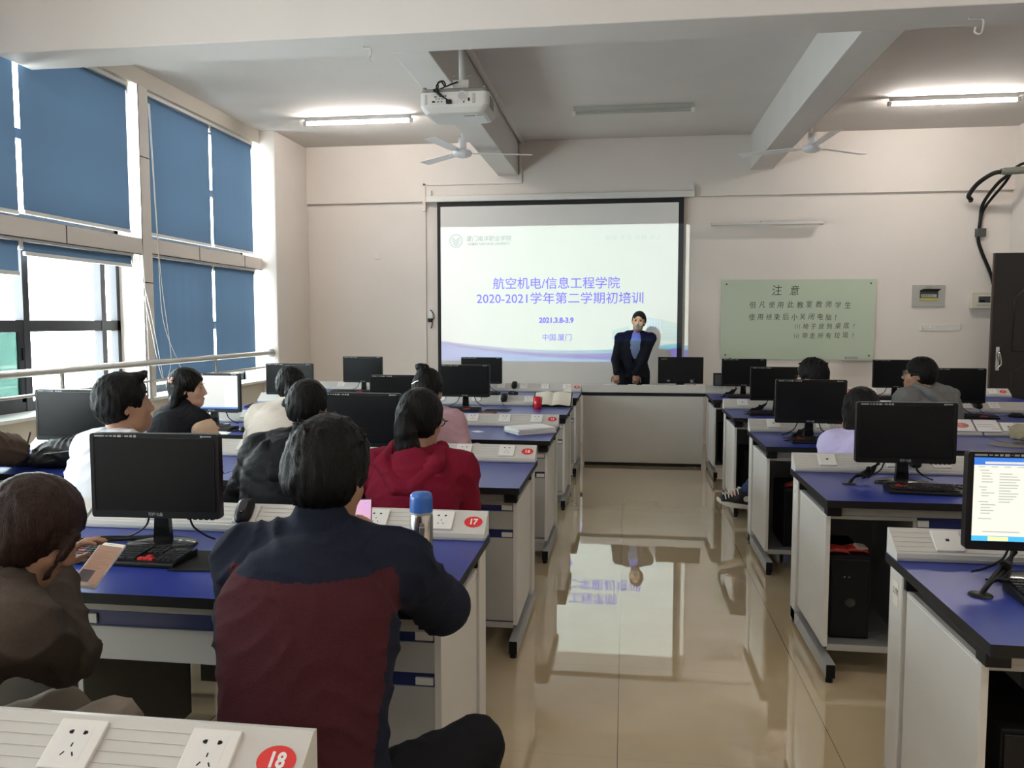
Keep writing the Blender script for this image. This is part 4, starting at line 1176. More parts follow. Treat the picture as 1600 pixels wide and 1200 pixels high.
def place_mouse(lab, loc=None, ridge=None, rz=0.0, first=[True]):
    o = ms0 if first[0] else copy_tree(ms0)
    first[0] = False
    tag(o, lab, 'mouse', 'black computer mice')
    if ridge is not None:
        x, yb = ridge
        M = Matrix.Translation((0, yb, 0)) @ on_ridge(x, 0.0095) @ Matrix.Rotation(PI + rz, 4, 'Z')
        o.location = M.translation; o.rotation_euler = M.to_euler()
    else:
        o.location = loc; o.rotation_euler = (0, 0, rz)
    return o
place_mouse('black mouse propped on the socket ridge right of the big monitor', ridge=(-1.385, LB[17]), rz=0.15)
place_mouse('black mouse propped on the ridge right of the white-screen monitor', ridge=(-2.80, LB[15]), rz=0.1)
place_mouse('black mouse on the desk beside the sheet of paper, row 15', loc=(-2.66, 5.42, TZ + 0.001), rz=0.5)
place_mouse('black mouse propped on the row 14 ridge below the slide', ridge=(-1.115, LB[14]))
place_mouse('black mouse propped on the front-row ridge below the slide', ridge=(-1.23, LB[13]))
place_mouse('black mouse on the front desk next to its keyboard, left of podium', loc=(-1.19, 8.66, TZ + 0.001), rz=1.0)
place_mouse('black mouse propped on the ridge beside the hoodie monitor', ridge=(2.99, RB[2]))
place_mouse('black mouse lying on the second-row desk, far right', loc=(3.14, 7.1, TZ + 0.001), rz=1.2)
place_mouse('black mouse propped under the large right-hand monitor', ridge=(1.455, RB[4]))

# cable bundles coming out of the desk grommets
def bundle(lab, x, y, dx, dy, h):
    t = thing('cable_bundle', lab, 'cable', (x, y, TZ + 0.001))
    MB().lathe([(0.032, 0.0), (0.03, 0.004), (0.0, 0.005)], n=20).build('grommet', ['black_plastic'], t)
    b = MB()
    for k in range(4):
        o = k * 0.008
        b.tube(arc_pts([(0.0 + o * .3, o * .3, 0.002), (0.015 + o, 0.01, 0.02 + o), (dx * 0.5 + o, dy * 0.5, h * 0.62 - o), (dx, dy + o, h)], 6), 0.0055, 7)
    b.build('cables', ['cable_black'], t)
    MB().tube([(dx * 0.62, dy * 0.62 - 0.012, h * 0.72), (dx * 0.66, dy * 0.66 - 0.012, h * 0.76)], 0.016, 10).build('cable_tie', ['cable_black'], t)
bundle('black cable bundle rising from the desk, left of the large right monitor', 1.055, 4.02, 0.16, 0.09, 0.085)
bundle('black cable bundle below the lit monitor at the right edge', 0.99, 2.40, 0.15, 0.14, 0.09)
bundle('black cable bundle left of the second-row right monitor', 1.02, 7.05, 0.17, 0.1, 0.08)
bundle('black cable bundle left of the front right monitor', 1.0, 8.66, 0.16, 0.12, 0.08)
bundle('black cable bundle left of the glasses man monitor', 1.05, 5.46, 0.13, 0.12, 0.07)
t = thing('cable_bundle', 'black cables lying on the blue desk left of the monitor base, row 17', 'cable', (-1.60, 2.6, TZ))
b = MB()
for k in range(3): b.tube(arc_pts([(-0.30 - 0.02 * k, -0.08 + 0.01 * k, 0.006), (-0.2, -0.03 + 0.012 * k, 0.006 + 0.004 * k), (-0.10, 0.02 + 0.01 * k, 0.006), (0.0, 0.06 + 0.012 * k, 0.008)], 6), 0.005, 7)
b.build('cables', ['cable_black'], t)

# ================================================================ computer cases in the open cabinets
def tower(lab, x, y, first=[None]):
    if first[0] is None:
        t = thing('computer_case', lab, 'computer')
        MB().box((-0.085, -0.19, 0), (0.085, 0.19, 0.38)).build('case', ['black_matte'], t, 0.004)
        MB().box((-0.08, -0.2, 0.01), (0.08, -0.19, 0.37)).build('front_bezel', ['black_plastic'], t, 0.004)
        MB().cyl((0.0, -0.201, 0.17), (0.0, -0.203, 0.17), 0.022, n=20).build('power_button', ['black_gloss'], t)
        MB().box((-0.03, -0.202, 0.285), (-0.024, -0.2, 0.29)).box((-0.01, -0.202, 0.285), (-0.004, -0.2, 0.29)).build('indicator', ['desk_grey'], t)
        first[0] = t; o = t
    else: o = copy_tree(first[0])
    o.location = (x, y, 0.136); tag(o, lab, 'computer', 'black computer cases in the desk cabinets')
tower('black computer case in the open cabinet under the large right monitor', RX + 0.155, RB[4] - 0.42)
tower('black computer case in the cabinet of the third right-hand desk', RX + 0.235, RB[3] - 0.42)
tower('black computer case in the cabinet behind the sneaker', RX + 0.20, RB[2] - 0.42)
tower('black computer case in the cabinet beside the podium', RX + 0.20, RB[1] - 0.42)
tower('black computer case in the nearest right-hand cabinet', RX + 0.20, RB[5] - 0.42)
mat('wrapper_red', (0.30, 0.02, 0.015), 0.4, noise=0.5, nscale=60)
mat('wrapper_pale', (0.5, 0.38, 0.33), 0.4)
def snack(lab, x, y, pale):
    t = thing('snack_packet', lab, 'packet', (x, y, 0.518))
    b = MB()
    rings = []
    for xx, h in ((-0.06, 0.002), (-0.045, 0.012), (0.0, 0.018), (0.045, 0.012), (0.06, 0.002)):
        rings.append([(xx, 0.04 * math.cos(2 * PI * i / 10), h + h * math.sin(2 * PI * i / 10)) for i in range(10)])
    loft(b, rings); b.build('packet', ['wrapper_red'], t)
    if pale: MB().box((-0.005, -0.04, 0.02), (0.05, 0.0, 0.036), rot=Euler((0.3, 0.2, 0.4)).to_matrix()).build('label', ['wrapper_pale'], t, 0.003)
snack('red snack packet on the computer case under the large right monitor', RX + 0.10, RB[4] - 0.55, False)
snack('red and pale snack packet further inside on the same computer case', RX + 0.19, RB[4] - 0.53, True)
snack('red packet on the computer case in the third right-hand desk', RX + 0.225, RB[3] - 0.55, False)

# ================================================================ things on the desks
th = thing('thermos_flask', 'steel thermos flask with a blue cup lid, by the navy sleeve', 'thermos', (-0.617, 2.42, TZ))
MB().lathe([(0.034, 0), (0.036, 0.004), (0.036, 0.168), (0.034, 0.175), (0.033, 0.19)], n=32).build('body', ['brushed_steel'], th)
MB().lathe([(0.0345, 0.176), (0.0345, 0.182), (0.0345, 0.184)], n=32).build('collar', ['grey_steel'], th)
MB().lathe([(0.0352, 0.184), (0.0352, 0.225), (0.033, 0.236), (0.026, 0.243), (0.0, 0.245)], n=32).build('cup_lid', ['thermos_blue'], th)
MB().box((0.004, -0.040, 0.045), (0.018, -0.034, 0.155)).build('strap', ['projector_grey'], th, 0.002)
MB().box((0.003, -0.042, 0.125), (0.020, -0.036, 0.145)).build('buckle', ['steel'], th, 0.002)
cup = thing('cup', 'glossy red cup standing before the open notebook', 'cup', (-0.772, 7.24, TZ))
MB().lathe([(0.030, 0), (0.034, 0.004), (0.043, 0.105), (0.041, 0.105), (0.033, 0.012), (0.0, 0.01)], n=32).build('body', ['cup_red'], cup)
nb = thing('notebook', 'open ruled notebook leaning on the ridge behind the red cup', 'notebook', (-0.655, LB[14] - 0.142, TZ + 0.064), 0)
R = Matrix.Rotation(math.radians(28), 4, 'X')
for sx in (-1, 1):
    b = MB()
    rings = []
    n = 8
    vs = []
    for k, y in enumerate((-0.11, 0.11)):
        for i in range(n + 1):
            u = i / n
            vs.append((sx * 0.165 * u, y, 0.006 + 0.018 * math.sin(PI * min(1, u * 1.15)) * (1 - u * 0.7)))
    m = n + 1
    fs = [(i, i + 1, m + i + 1, m + i) for i in range(n)]
    if sx < 0: fs = [tuple(reversed(f)) for f in fs]
    b.add(vs, fs, 0, True)
    b.xform(R); b.build('page', ['cream_paper'], nb)
    ln = MB()
    for k in range(9):
        y = 0.085 - 0.02 * k
        ln.box((min(sx * 0.03, sx * 0.14), y, 0.0275 - 0.0), (max(sx * 0.03, sx * (0.10 + 0.04 * ((k * 7) % 3) / 2)), y + 0.002, 0.0278))
MB().box((-0.175, -0.118, -0.003), (0.175, 0.118, 0.003)).xform(R).build('cover', ['black_plastic'], nb, 0.002)
b = MB().add([(0.08, 0.11, 0.02), (0.165, 0.11, 0.012), (0.155, 0.17, 0.045), (0.11, 0.15, 0.03)], [(0, 1, 2, 3)]).xform(R); b.build('turned_page', ['cream_paper'], nb)
pp = []
for k in range(9):
    z = TZ + 0.001 + k * 0.0045
    rr = random.Random(k)
    o = MB().box((-0.105, -0.148, 0), (0.105, 0.148, 0.0042)).build('paper_stack', ['paper'])
    o.location = (-0.655 + rr.uniform(-.006, .006), 5.64 + rr.uniform(-.008, .008), z); o.rotation_euler = (0, 0, -0.95 + rr.uniform(-.06, .06))
    pp.append(o)
names = ['bottom', 'second', 'third', 'fourth', 'fifth', 'sixth', 'seventh', 'eighth', 'top']
for k, o in enumerate(pp):
    o.name = 'exam_booklet'; o.data.name = 'exam_booklet'
    tag(o, 'white paper booklet, %s of the pile on the badge 15 desk' % (names[k] + (' from the bottom' if 0 < k < 8 else '')), 'booklet', 'white paper booklets in a pile')
def sheet(lab, x, y, rz, w=0.105, d=0.148, z=TZ + 0.001):
    o = MB().box((-w, -d, 0), (w, d, 0.0012)).build('paper_sheet', ['paper'])
    o.location = (x, y, z); o.rotation_euler = (0, 0, rz); return tag(o, lab, 'paper')
sheet('white sheet of paper on the desk beside the cream sleeve', -2.83, 5.36, 0.25)
sheet('small white paper scrap on the desk before the pink sleeve', -1.02, 5.62, 0.8, 0.03, 0.04)
n_ = thing('pen', 'black pen lying on the white sheet of paper', 'pen', (-2.70, 5.38, TZ + 0.007), 0)
MB().cyl((-0.05, -0.03, 0), (0.05, 0.03, 0), 0.004, n=10).build('barrel', ['black_plastic'], n_)
MB().cyl((0.05, 0.03, 0), (0.062, 0.037, 0), 0.004, 0.001, n=10).build('tip', ['chrome'], n_)
nbk = thing('notepad', 'small pale notepad with a green edge beside the cream jacket', 'notepad', (-2.42, 5.36, TZ + 0.001), 0.3)
mat('green_edge', (0.30, 0.33, 0.10), 0.6)
MB().box((-0.06, -0.08, 0), (0.06, 0.08, 0.012)).build('pages', ['green_edge'], nbk); MB().box((-0.06, -0.08, 0.012), (0.06, 0.08, 0.016)).build('cover', ['panel_light'], nbk)
def phone_flat(lab, x, y, rz, m='phone_black'):
    t = thing('phone', lab, 'phone', (x, y, TZ + 0.001), rz)
    MB().box((-0.036, -0.075, 0), (0.036, 0.075, 0.008)).build('body', [m], t, 0.003)
    MB().box((-0.033, -0.07, 0.008), (0.033, 0.07, 0.0083)).build('screen', ['black_gloss'], t)
phone_flat('black phone lying on the row 16 desk right of the big monitor', -2.33, 4.13, 1.2)
mat('phone_red', (0.20, 0.03, 0.035), 0.3)
phone_flat('dark red phone on the row 14 desk beside the keyboard', -1.155, 6.82, 1.35, 'phone_red')
pad = tag(MB().box((-0.13, -0.11, 0), (0.13, 0.11, 0.003)).build('mouse_pad', ['black_matte'], None, 0.001), 'black mouse pad left of the navy jacket, with a dark cloth', 'mouse pad')
pad.location = (-1.27, 2.42, TZ + 0.001); pad.rotation_euler = (0, 0, 0.1)
mp = tag(MB().box((-0.11, -0.09, 0), (0.11, 0.09, 0.003)).build('mouse_pad', ['black_matte'], None, 0.001), 'black mouse pad right of the row 14 keyboard', 'mouse pad')
mp.location = (-1.10, 7.02, TZ + 0.001)
mat('pad_grey', (0.16, 0.15, 0.15), 0.7)
for lab, x, y in (('round grey mouse pad beside the large right monitor', 1.83, 5.42), ('round grey mouse pad under the beige bag', 2.37, 5.44)):
    o = MB().lathe([(0.11, 0), (0.112, 0.002), (0.11, 0.004), (0.0, 0.004)], n=36).build('mouse_pad', ['pad_grey'])
    o.location = (x, y, TZ + 0.001); tag(o, lab, 'mouse pad', 'round mouse pads')
mat('booklet_print', (0.55, 0.20, 0.17), 0.6, noise=0.3, nscale=20)
mat('booklet_white', (0.74, 0.70, 0.68), 0.5)
for lab, x, pr in (('white booklet with a red print on the ridge, near the beige bag', 2.275, True), ('white booklet with grey lines on the ridge, left of the beige bag', 2.435, False)):
    t = thing('booklet', lab, 'booklet', (0, RB[3], 0))
    M = on_ridge(x, 0.006)
    MB().box((-0.074, -0.058, 0), (0.074, 0.062, 0.008)).xform(M).build('pages', ['booklet_white'], t, 0.001)
    if pr: MB().lathe([(0.045, 0.0081), (0.0, 0.0083)], n=20, sy=0.6).xform(M).build('print', ['booklet_print'], t)
    else: MB().box((-0.06, 0.01, 0.0081), (0.04, 0.014, 0.0084)).box((-0.06, -0.012, 0.0081), (0.05, -0.008, 0.0084)).box((0.02, -0.035, 0.0081), (0.06, -0.031, 0.0084)).xform(M).build('print', ['print_grey'], t)
# document camera and little black boxes by the podium
dc = thing('document_camera', 'black folding document camera behind the front right monitor', 'camera', (1.06, 9.0, RT + 0.004))
MB().box((-0.05, -0.03, 0), (0.05, 0.05, 0.02)).build('base', ['black_plastic'], dc, 0.004)
MB().tube(arc_pts([(0.0, 0.02, 0.02), (0.03, 0.02, 0.12), (-0.01, 0.01, 0.24), (0.03, 0.0, 0.265)], 5), 0.016, 10).build('arm', ['black_plastic'], dc)
MB().box((-0.03, -0.05, 0.22), (0.075, 0.02, 0.285), rot=Euler((0, -0.5, 0)).to_matrix()).build('camera_head', ['dark_grey'], dc, 0.006)
spk = thing('speaker', 'small black speaker box on the ridge right of the podium', 'speaker', (0.985, 9.05, RT + 0.004))
MB().box((-0.04, -0.05, 0), (0.055, 0.05, 0.135)).build('box', ['black_matte'], spk, 0.004)
MB().box((-0.032, -0.052, 0.01), (0.047, -0.049, 0.125)).build('grille', ['dark_grey'], spk)
# ================================================================ people: smooth-blended bodies on a fine grid
V = lambda *a: np.array(a, dtype=np.float64)
def nrm(a):
    return a / (np.linalg.norm(a) + 1e-9)
def rotm(yaw=0, pitch=0, roll=0):
    # columns: local x (right), y (forward), z (up); pitch > 0 looks down, yaw > 0 turns left
    return np.array((Matrix.Rotation(yaw, 3, 'Z') @ Matrix.Rotation(-pitch, 3, 'X') @ Matrix.Rotation(roll, 3, 'Y')))
class Sdf:
    def __init__(s): s.p = []
    def cap(s, a, b, ra, rb=None, k=0.02, tag=0, flat=None, op=0):
        """tapered capsule; flat=(n, q) squeezes it along n by q"""
        s.p.append(('c', np.array(a, float), np.array(b, float), ra, ra if rb is None else rb, k, tag, flat, op)); return s
    def ell(s, c, r, R=None, k=0.02, tag=0, op=0):
        r = V(r, r, r) if isinstance(r, (int, float)) else np.array(r, float)
        s.p.append(('e', np.array(c, float), r, np.eye(3) if R is None else R, 0, k, tag, None, op)); return s
    def cut(s, c, n, k=0.004):
        """removes everything on the side n points to"""
        s.p.append(('h', np.array(c, float), nrm(np.array(n, float)), 0, 0, k, 0, None, 1)); return s
    def chain(s, pts, rs, k=0.02, tag=0, flat=None):
        for i in range(len(pts) - 1): s.cap(pts[i], pts[i + 1], rs[i], rs[i + 1], k, tag, flat)
        return s
    def mesh(s, res, disp=None):
        lo = np.full(3, 1e9); hi = -lo
        for q in s.p:
            if q[8]: continue
            if q[0] == 'c':
                r = max(q[3], q[4]) * (1.02 if q[7] is None else max(1.0, q[7][1]) * 1.02); pts = np.array([q[1], q[2]])
            elif q[0] == 'e': r = q[2].max(); pts = q[1][None]
            lo = np.minimum(lo, pts.min(0) - r); hi = np.maximum(hi, pts.max(0) + r)
        lo -= 3 * res; hi += 3 * res
        n = np.ceil((hi - lo) / res).astype(int) + 1
        ax = [lo[i] + res * np.arange(n[i]) for i in range(3)]
        F = np.full(n, 1.0, np.float32); T = np.zeros(n, np.int8)
        for kind, a, b, ra, rb, k, tg, flat, op in s.p:
            m = k + 3 * res
            if kind == 'c':
                r = max(ra, rb) * (1 if flat is None else max(1, flat[1]))
                l = np.minimum(a, b) - r - m; h = np.maximum(a, b) + r + m
            elif kind == 'e': l = a - b.max() - m; h = a + b.max() + m
            else: l = lo; h = hi
            i0 = np.clip(((l - lo) / res).astype(int), 0, n); i1 = np.clip(((h - lo) / res).astype(int) + 2, 0, n)
            if (i1 <= i0).any(): continue
            X = ax[0][i0[0]:i1[0], None, None]; Y = ax[1][None, i0[1]:i1[1], None]; Z = ax[2][None, None, i0[2]:i1[2]]
            if kind == 'c':
                px, py, pz = X - a[0], Y - a[1], Z - a[2]; ba = b - a
                if flat is not None:
                    nn, q = flat; dn = (px * nn[0] + py * nn[1] + pz * nn[2]) * (1 / q - 1)
                    px = px + dn * nn[0]; py = py + dn * nn[1]; pz = pz + dn * nn[2]
                    ba = ba + nn * (ba @ nn) * (1 / q - 1)
                h_ = np.clip((px * ba[0] + py * ba[1] + pz * ba[2]) / max(ba @ ba, 1e-9), 0, 1)
                d = np.sqrt((px - ba[0] * h_) ** 2 + (py - ba[1] * h_) ** 2 + (pz - ba[2] * h_) ** 2) - (ra + (rb - ra) * h_)
                if flat is not None: d = d * min(1.0, flat[1] ** 0.5)
            elif kind == 'e':
                R = ra
                px, py, pz = X - a[0], Y - a[1], Z - a[2]
                lx = px * R[0, 0] + py * R[1, 0] + pz * R[2, 0]; ly = px * R[0, 1] + py * R[1, 1] + pz * R[2, 1]; lz = px * R[0, 2] + py * R[1, 2] + pz * R[2, 2]
                k0 = np.sqrt((lx / b[0]) ** 2 + (ly / b[1]) ** 2 + (lz / b[2]) ** 2); k1 = np.sqrt((lx / b[0] ** 2) ** 2 + (ly / b[1] ** 2) ** 2 + (lz / b[2] ** 2) ** 2) + 1e-6
                d = np.where(k0 < 0.05, -b.min(), k0 * (k0 - 1) / k1)
            else:
                d = (X - a[0]) * b[0] + (Y - a[1]) * b[1] + (Z - a[2]) * b[2]
            sl_ = (slice(i0[0], i1[0]), slice(i0[1], i1[1]), slice(i0[2], i1[2]))
            f = F[sl_]; d = np.broadcast_to(d, f.shape).astype(np.float32)
            if op == 0:
                T[sl_] = np.where(d < f, tg, T[sl_])
                hh = np.maximum(k - np.abs(f - d), 0) / k
                F[sl_] = np.minimum(f, d) - hh * hh * k * 0.25
            else:
                d2 = d if kind == 'h' else -d
                hh = np.maximum(k - np.abs(f - d2), 0) / k
                F[sl_] = np.maximum(f, d2) + hh * hh * k * 0.25
        if disp is not None:
            F += disp(ax[0][:, None, None], ax[1][None, :, None], ax[2][None, None, :]).astype(np.float32)
        # surface nets
        S = F < 0
        c = S[:-1, :-1, :-1].astype(np.int8)
        cnt = np.zeros([k - 1 for k in n], np.int8)
        offs = [(i, j, k) for i in (0, 1) for j in (0, 1) for k in (0, 1)]
        for i, j, k in offs: cnt += S[i:n[0] - 1 + i, j:n[1] - 1 + j, k:n[2] - 1 + k]
        act = (cnt > 0) & (cnt < 8)
        idx = np.argwhere(act)
        ids = -np.ones(act.shape, np.int64); ids[act] = np.arange(len(idx))
        acc = np.zeros((len(idx), 3)); num = np.zeros(len(idx))
        def gv(o): return F[idx[:, 0] + o[0], idx[:, 1] + o[1], idx[:, 2] + o[2]].astype(float)
        vals = {o: gv(o) for o in offs}
        for o in offs:
            for d in range(3):
                if o[d]: continue
                e = list(o); e[d] = 1; e = tuple(e)
                a, b = vals[o], vals[e]
                cr = (a < 0) != (b < 0)
                t = np.where(cr, a / np.where(cr, a - b, 1), 0)
                pt = np.tile(np.array(o, float), (len(idx), 1)); pt[:, d] += t
                acc[cr] += pt[cr]; num[cr] += 1
        verts = lo + (idx + acc / num[:, None]) * res
        faces = []
        for d in range(3):
            e, g = [(1, 2), (2, 0), (0, 1)][d]
            A = np.take(S, range(0, n[d] - 1), d); B = np.take(S, range(1, n[d]), d)
            cr = np.argwhere(A != B)
            ok = (cr[:, e] > 0) & (cr[:, g] > 0) & (cr[:, e] < n[e] - 1) & (cr[:, g] < n[g] - 1)
            cr = cr[ok]
            def at_(de, dg):
                q = cr.copy(); q[:, e] -= de; q[:, g] -= dg
                return ids[q[:, 0], q[:, 1], q[:, 2]]
            quad = np.stack([at_(1, 1), at_(0, 1), at_(0, 0), at_(1, 0)], 1)
            ins = A[cr[:, 0], cr[:, 1], cr[:, 2]]
            quad[~ins] = quad[~ins][:, ::-1]
            faces.append(quad)
        faces = np.concatenate(faces)
        tv = T[np.clip(idx[:, 0], 0, n[0] - 1), idx[:, 1], idx[:, 2]]
        return verts, faces, tv
    def build(s, name, mats, parent, res, disp=None, matfn=None, loc=(0, 0, 0)):
        v, f, tv = s.mesh(res, disp)
        me = bpy.data.meshes.new(name)
        me.vertices.add(len(v)); me.vertices.foreach_set('co', v.astype(np.float32).ravel())
        me.loops.add(len(f) * 4); me.loops.foreach_set('vertex_index', f.astype(np.int32).ravel())
        me.polygons.add(len(f))
        me.polygons.foreach_set('loop_start', np.arange(0, len(f) * 4, 4, dtype=np.int32))
        me.polygons.foreach_set('use_smooth', np.ones(len(f), bool))
        mats = [mats] if isinstance(mats, str) else mats
        for m in mats: me.materials.append(MATS[m])
        if len(mats) > 1:
            ft = tv[f[:, 0]]
            if matfn is not None: ft = matfn(v[f].mean(1), ft)
            me.polygons.foreach_set('material_index', np.clip(ft, 0, len(mats) - 1).astype(np.int32))
        me.update(calc_edges=True); me.validate()
        o = bpy.data.objects.new(name, me); COL.objects.link(o); o.parent = parent; o.location = loc
        return o

def wrinkle(amp, f, seed=0.0):
    """soft folds with sharp creases between them"""
    f = f * 2.3; amp = amp * 0.8
    def fn(x, y, z):
        w1 = 2.2 * np.sin(f * 0.33 * (z - x) + seed) + 1.3 * np.sin(f * 0.21 * (y + 2 * x) + 2 * seed)
        a = 1 - np.abs(np.sin(0.5 * f * (0.75 * x + 0.5 * y + 0.75 * z) + w1))
        b = 1 - np.abs(np.sin(0.8 * f * (0.45 * x - 0.5 * y - z) + 1.6 * np.sin(f * 0.4 * (x + y) + 1.3 + seed) + seed))
        m = 0.5 + 0.5 * np.sin(f * 0.19 * (1.4 * x + 2 * z) + seed)
        c = np.sin(f * 2.6 * (x + 0.4 * z)) * np.sin(f * 2.1 * (z - 0.3 * y) + seed)
        return -amp * 1.7 * (m * a ** 2 + (1 - m) * b ** 2) + amp * 0.12 * c
    return fn
def quilt(amp, pitch, seed=0):
    w = wrinkle(amp * 0.5, 38, seed)
    def fn(x, y, z):
        return amp * (1 - 2 * np.abs(np.sin(PI * (z + 0.12 * np.sin(3 * x)) / pitch)) ** 0.6) * 0.6 + w(x, y, z)
    return fn
def strands(c, amp, f, R=None):
    """grooves that run down from the crown around a head centre"""
    def fn(x, y, z):
        dx, dy, dz = x - c[0], y - c[1], z - c[2]
        an = np.arctan2(dy, dx)
        r = np.sqrt(dx * dx + dy * dy + dz * dz)
        el = np.arctan2(dz, np.sqrt(dx * dx + dy * dy) + 1e-4)
        return amp * (np.sin(f * an + 2.5 * np.sin(3 * el + an) ) * 0.6 + 0.5 * np.sin(f * 1.63 * an + 4 * el + 1.0)) * np.clip(np.sqrt(dx * dx + dy * dy) / 0.05, 0, 1) + 0.5 * amp * np.sin(90 * dz + 3 * np.sin(5 * an))
    return fn

mat('skin', (0.36, 0.20, 0.125), 0.55, noise=0.06, nscale=30, bump=0.03)
mat('skin_pale', (0.46, 0.28, 0.19), 0.5, noise=0.05, nscale=30, bump=0.03)
mat('lips', (0.28, 0.11, 0.085), 0.5)
mat('eye_dark', (0.03, 0.02, 0.015), 0.2)
mat('hair_black', (0.005, 0.0045, 0.0043), 0.42, bump=0.5, nscale=60, stretch=(6, 6, 0.8), spec=0.12)
mat('hair_brown', (0.026, 0.014, 0.011), 0.42, bump=0.5, nscale=60, stretch=(6, 6, 0.8), noise=0.5, spec=0.12)
mat('cloth_navy', (0.0085, 0.011, 0.022), 0.85, bump=0.15, nscale=180, noise=0.12, spec=0.12)
mat('cloth_wine', (0.050, 0.013, 0.017), 0.9, bump=0.2, nscale=220, noise=0.12, spec=0.12)
mat('cloth_maroon', (0.155, 0.007, 0.023), 0.85, bump=0.15, nscale=200, noise=0.08, spec=0.12)
mat('cloth_black', (0.0055, 0.006, 0.0075), 0.6, bump=0.2, nscale=90, noise=0.2, spec=0.12)
mat('cloth_white', (0.66, 0.67, 0.70), 0.75, bump=0.08, nscale=120)
mat('cloth_cream', (0.62, 0.56, 0.48), 0.75, bump=0.08, nscale=120)
mat('cloth_peach', (0.55, 0.40, 0.27), 0.8, bump=0.1, nscale=150)
mat('cloth_pink', (0.44, 0.27, 0.31), 0.9, bump=0.15, nscale=200, noise=0.06)
mat('cloth_lavender', (0.50, 0.45, 0.70), 0.85, bump=0.1, nscale=160)
mat('cloth_grey', (0.15, 0.15, 0.145), 0.9, bump=0.2, nscale=220, noise=0.15, spec=0.12)
mat('cloth_taupe', (0.064, 0.050, 0.041), 0.8, bump=0.15, nscale=160, noise=0.1, spec=0.12)
mat('cloth_brown', (0.105, 0.075, 0.055), 0.8, bump=0.15, nscale=160, noise=0.1, spec=0.12)
mat('cloth_dark', (0.008, 0.008, 0.010), 0.85, bump=0.15, nscale=160, spec=0.12)
mat('cloth_suit', (0.008, 0.0095, 0.016), 0.75, bump=0.08, nscale=200, spec=0.12)
mat('shirt_blue', (0.17, 0.23, 0.38), 0.8, bump=0.05, nscale=200)
mat('denim', (0.035, 0.055, 0.13), 0.85, bump=0.15, nscale=260, noise=0.2, spec=0.12)
mat('trouser_beige', (0.30, 0.25, 0.20), 0.8, bump=0.1, nscale=140)
mat('shoe_black', (0.012, 0.012, 0.014), 0.5, bump=0.1, nscale=150)
mat('shoe_white', (0.68, 0.66, 0.62), 0.6)
mat('clip_pink', (0.75, 0.45, 0.38), 0.3)

def ik(S, W, l1, l2, pole):
    d = W - S; L = np.linalg.norm(d)
    L2 = min(L, (l1 + l2) * 0.998); u = d / (L + 1e-9); W2 = S + u * L2
    a = (l1 * l1 - l2 * l2 + L2 * L2) / (2 * L2); h = math.sqrt(max(l1 * l1 - a * a, 0))
    p = pole - u * (pole @ u)
    return S + u * a + nrm(p) * h, W2

def hand(sd, w, d, n, side, curl=0.4, spread=0.06, s=1.0, tag=0, curls=None, thumb=0.4):
    """palm from wrist w along d, palm facing n; side=+1 when the thumb lies along cross(d, n)*side"""
    d = nrm(d); n = nrm(n - d * (n @ d)); t = np.cross(d, n) * side
    pc = w + d * 0.085 * s
    sd.cap(w + d * 0.01, w + d * 0.05 * s, 0.026 * s, 0.036 * s, 0.012, tag, (n, 0.55))
    for k, off in enumerate((0.027, 0.009, -0.009, -0.025)):
        base = w + d * (0.082 - 0.004 * abs(k - 1)) * s + t * off * s
        sd.cap(w + d * 0.035 * s + t * off * 0.7 * s, base, 0.012 * s, 0.0105 * s, 0.012, tag)
        c = curl if curls is None else curls[k]
        ln = (0.038, 0.043, 0.040, 0.031)[k] * s
        a = base; ang = 0.25 * c
        fd = nrm(d + t * spread * (1.5 - k))
        for j, (f, r) in enumerate(((1.0, 0.0092), (0.66, 0.0083), (0.55, 0.0072))):
            ang += c * (0.75 if j else 0.55)
            b = a + (fd * math.cos(ang) + n * math.sin(ang)) * ln * f
            sd.cap(a, b, r * s, (r - 0.001) * s, 0.004, tag); a = b
    a = w + d * 0.022 * s + t * 0.022 * s
    dirs = (nrm(d * 0.55 + t * 0.75 + n * 0.25), nrm(d * 0.85 + t * 0.35 + n * (0.2 + thumb)), nrm(d * 0.95 + t * 0.05 + n * (0.2 + thumb)))
    for q, (l, r) in zip(dirs, ((0.042, 0.0135), (0.032, 0.0105), (0.026, 0.009))):
        b = a + q * l * s; sd.cap(a, b, r * s, (r - 0.0015) * s, 0.006, tag); a = b

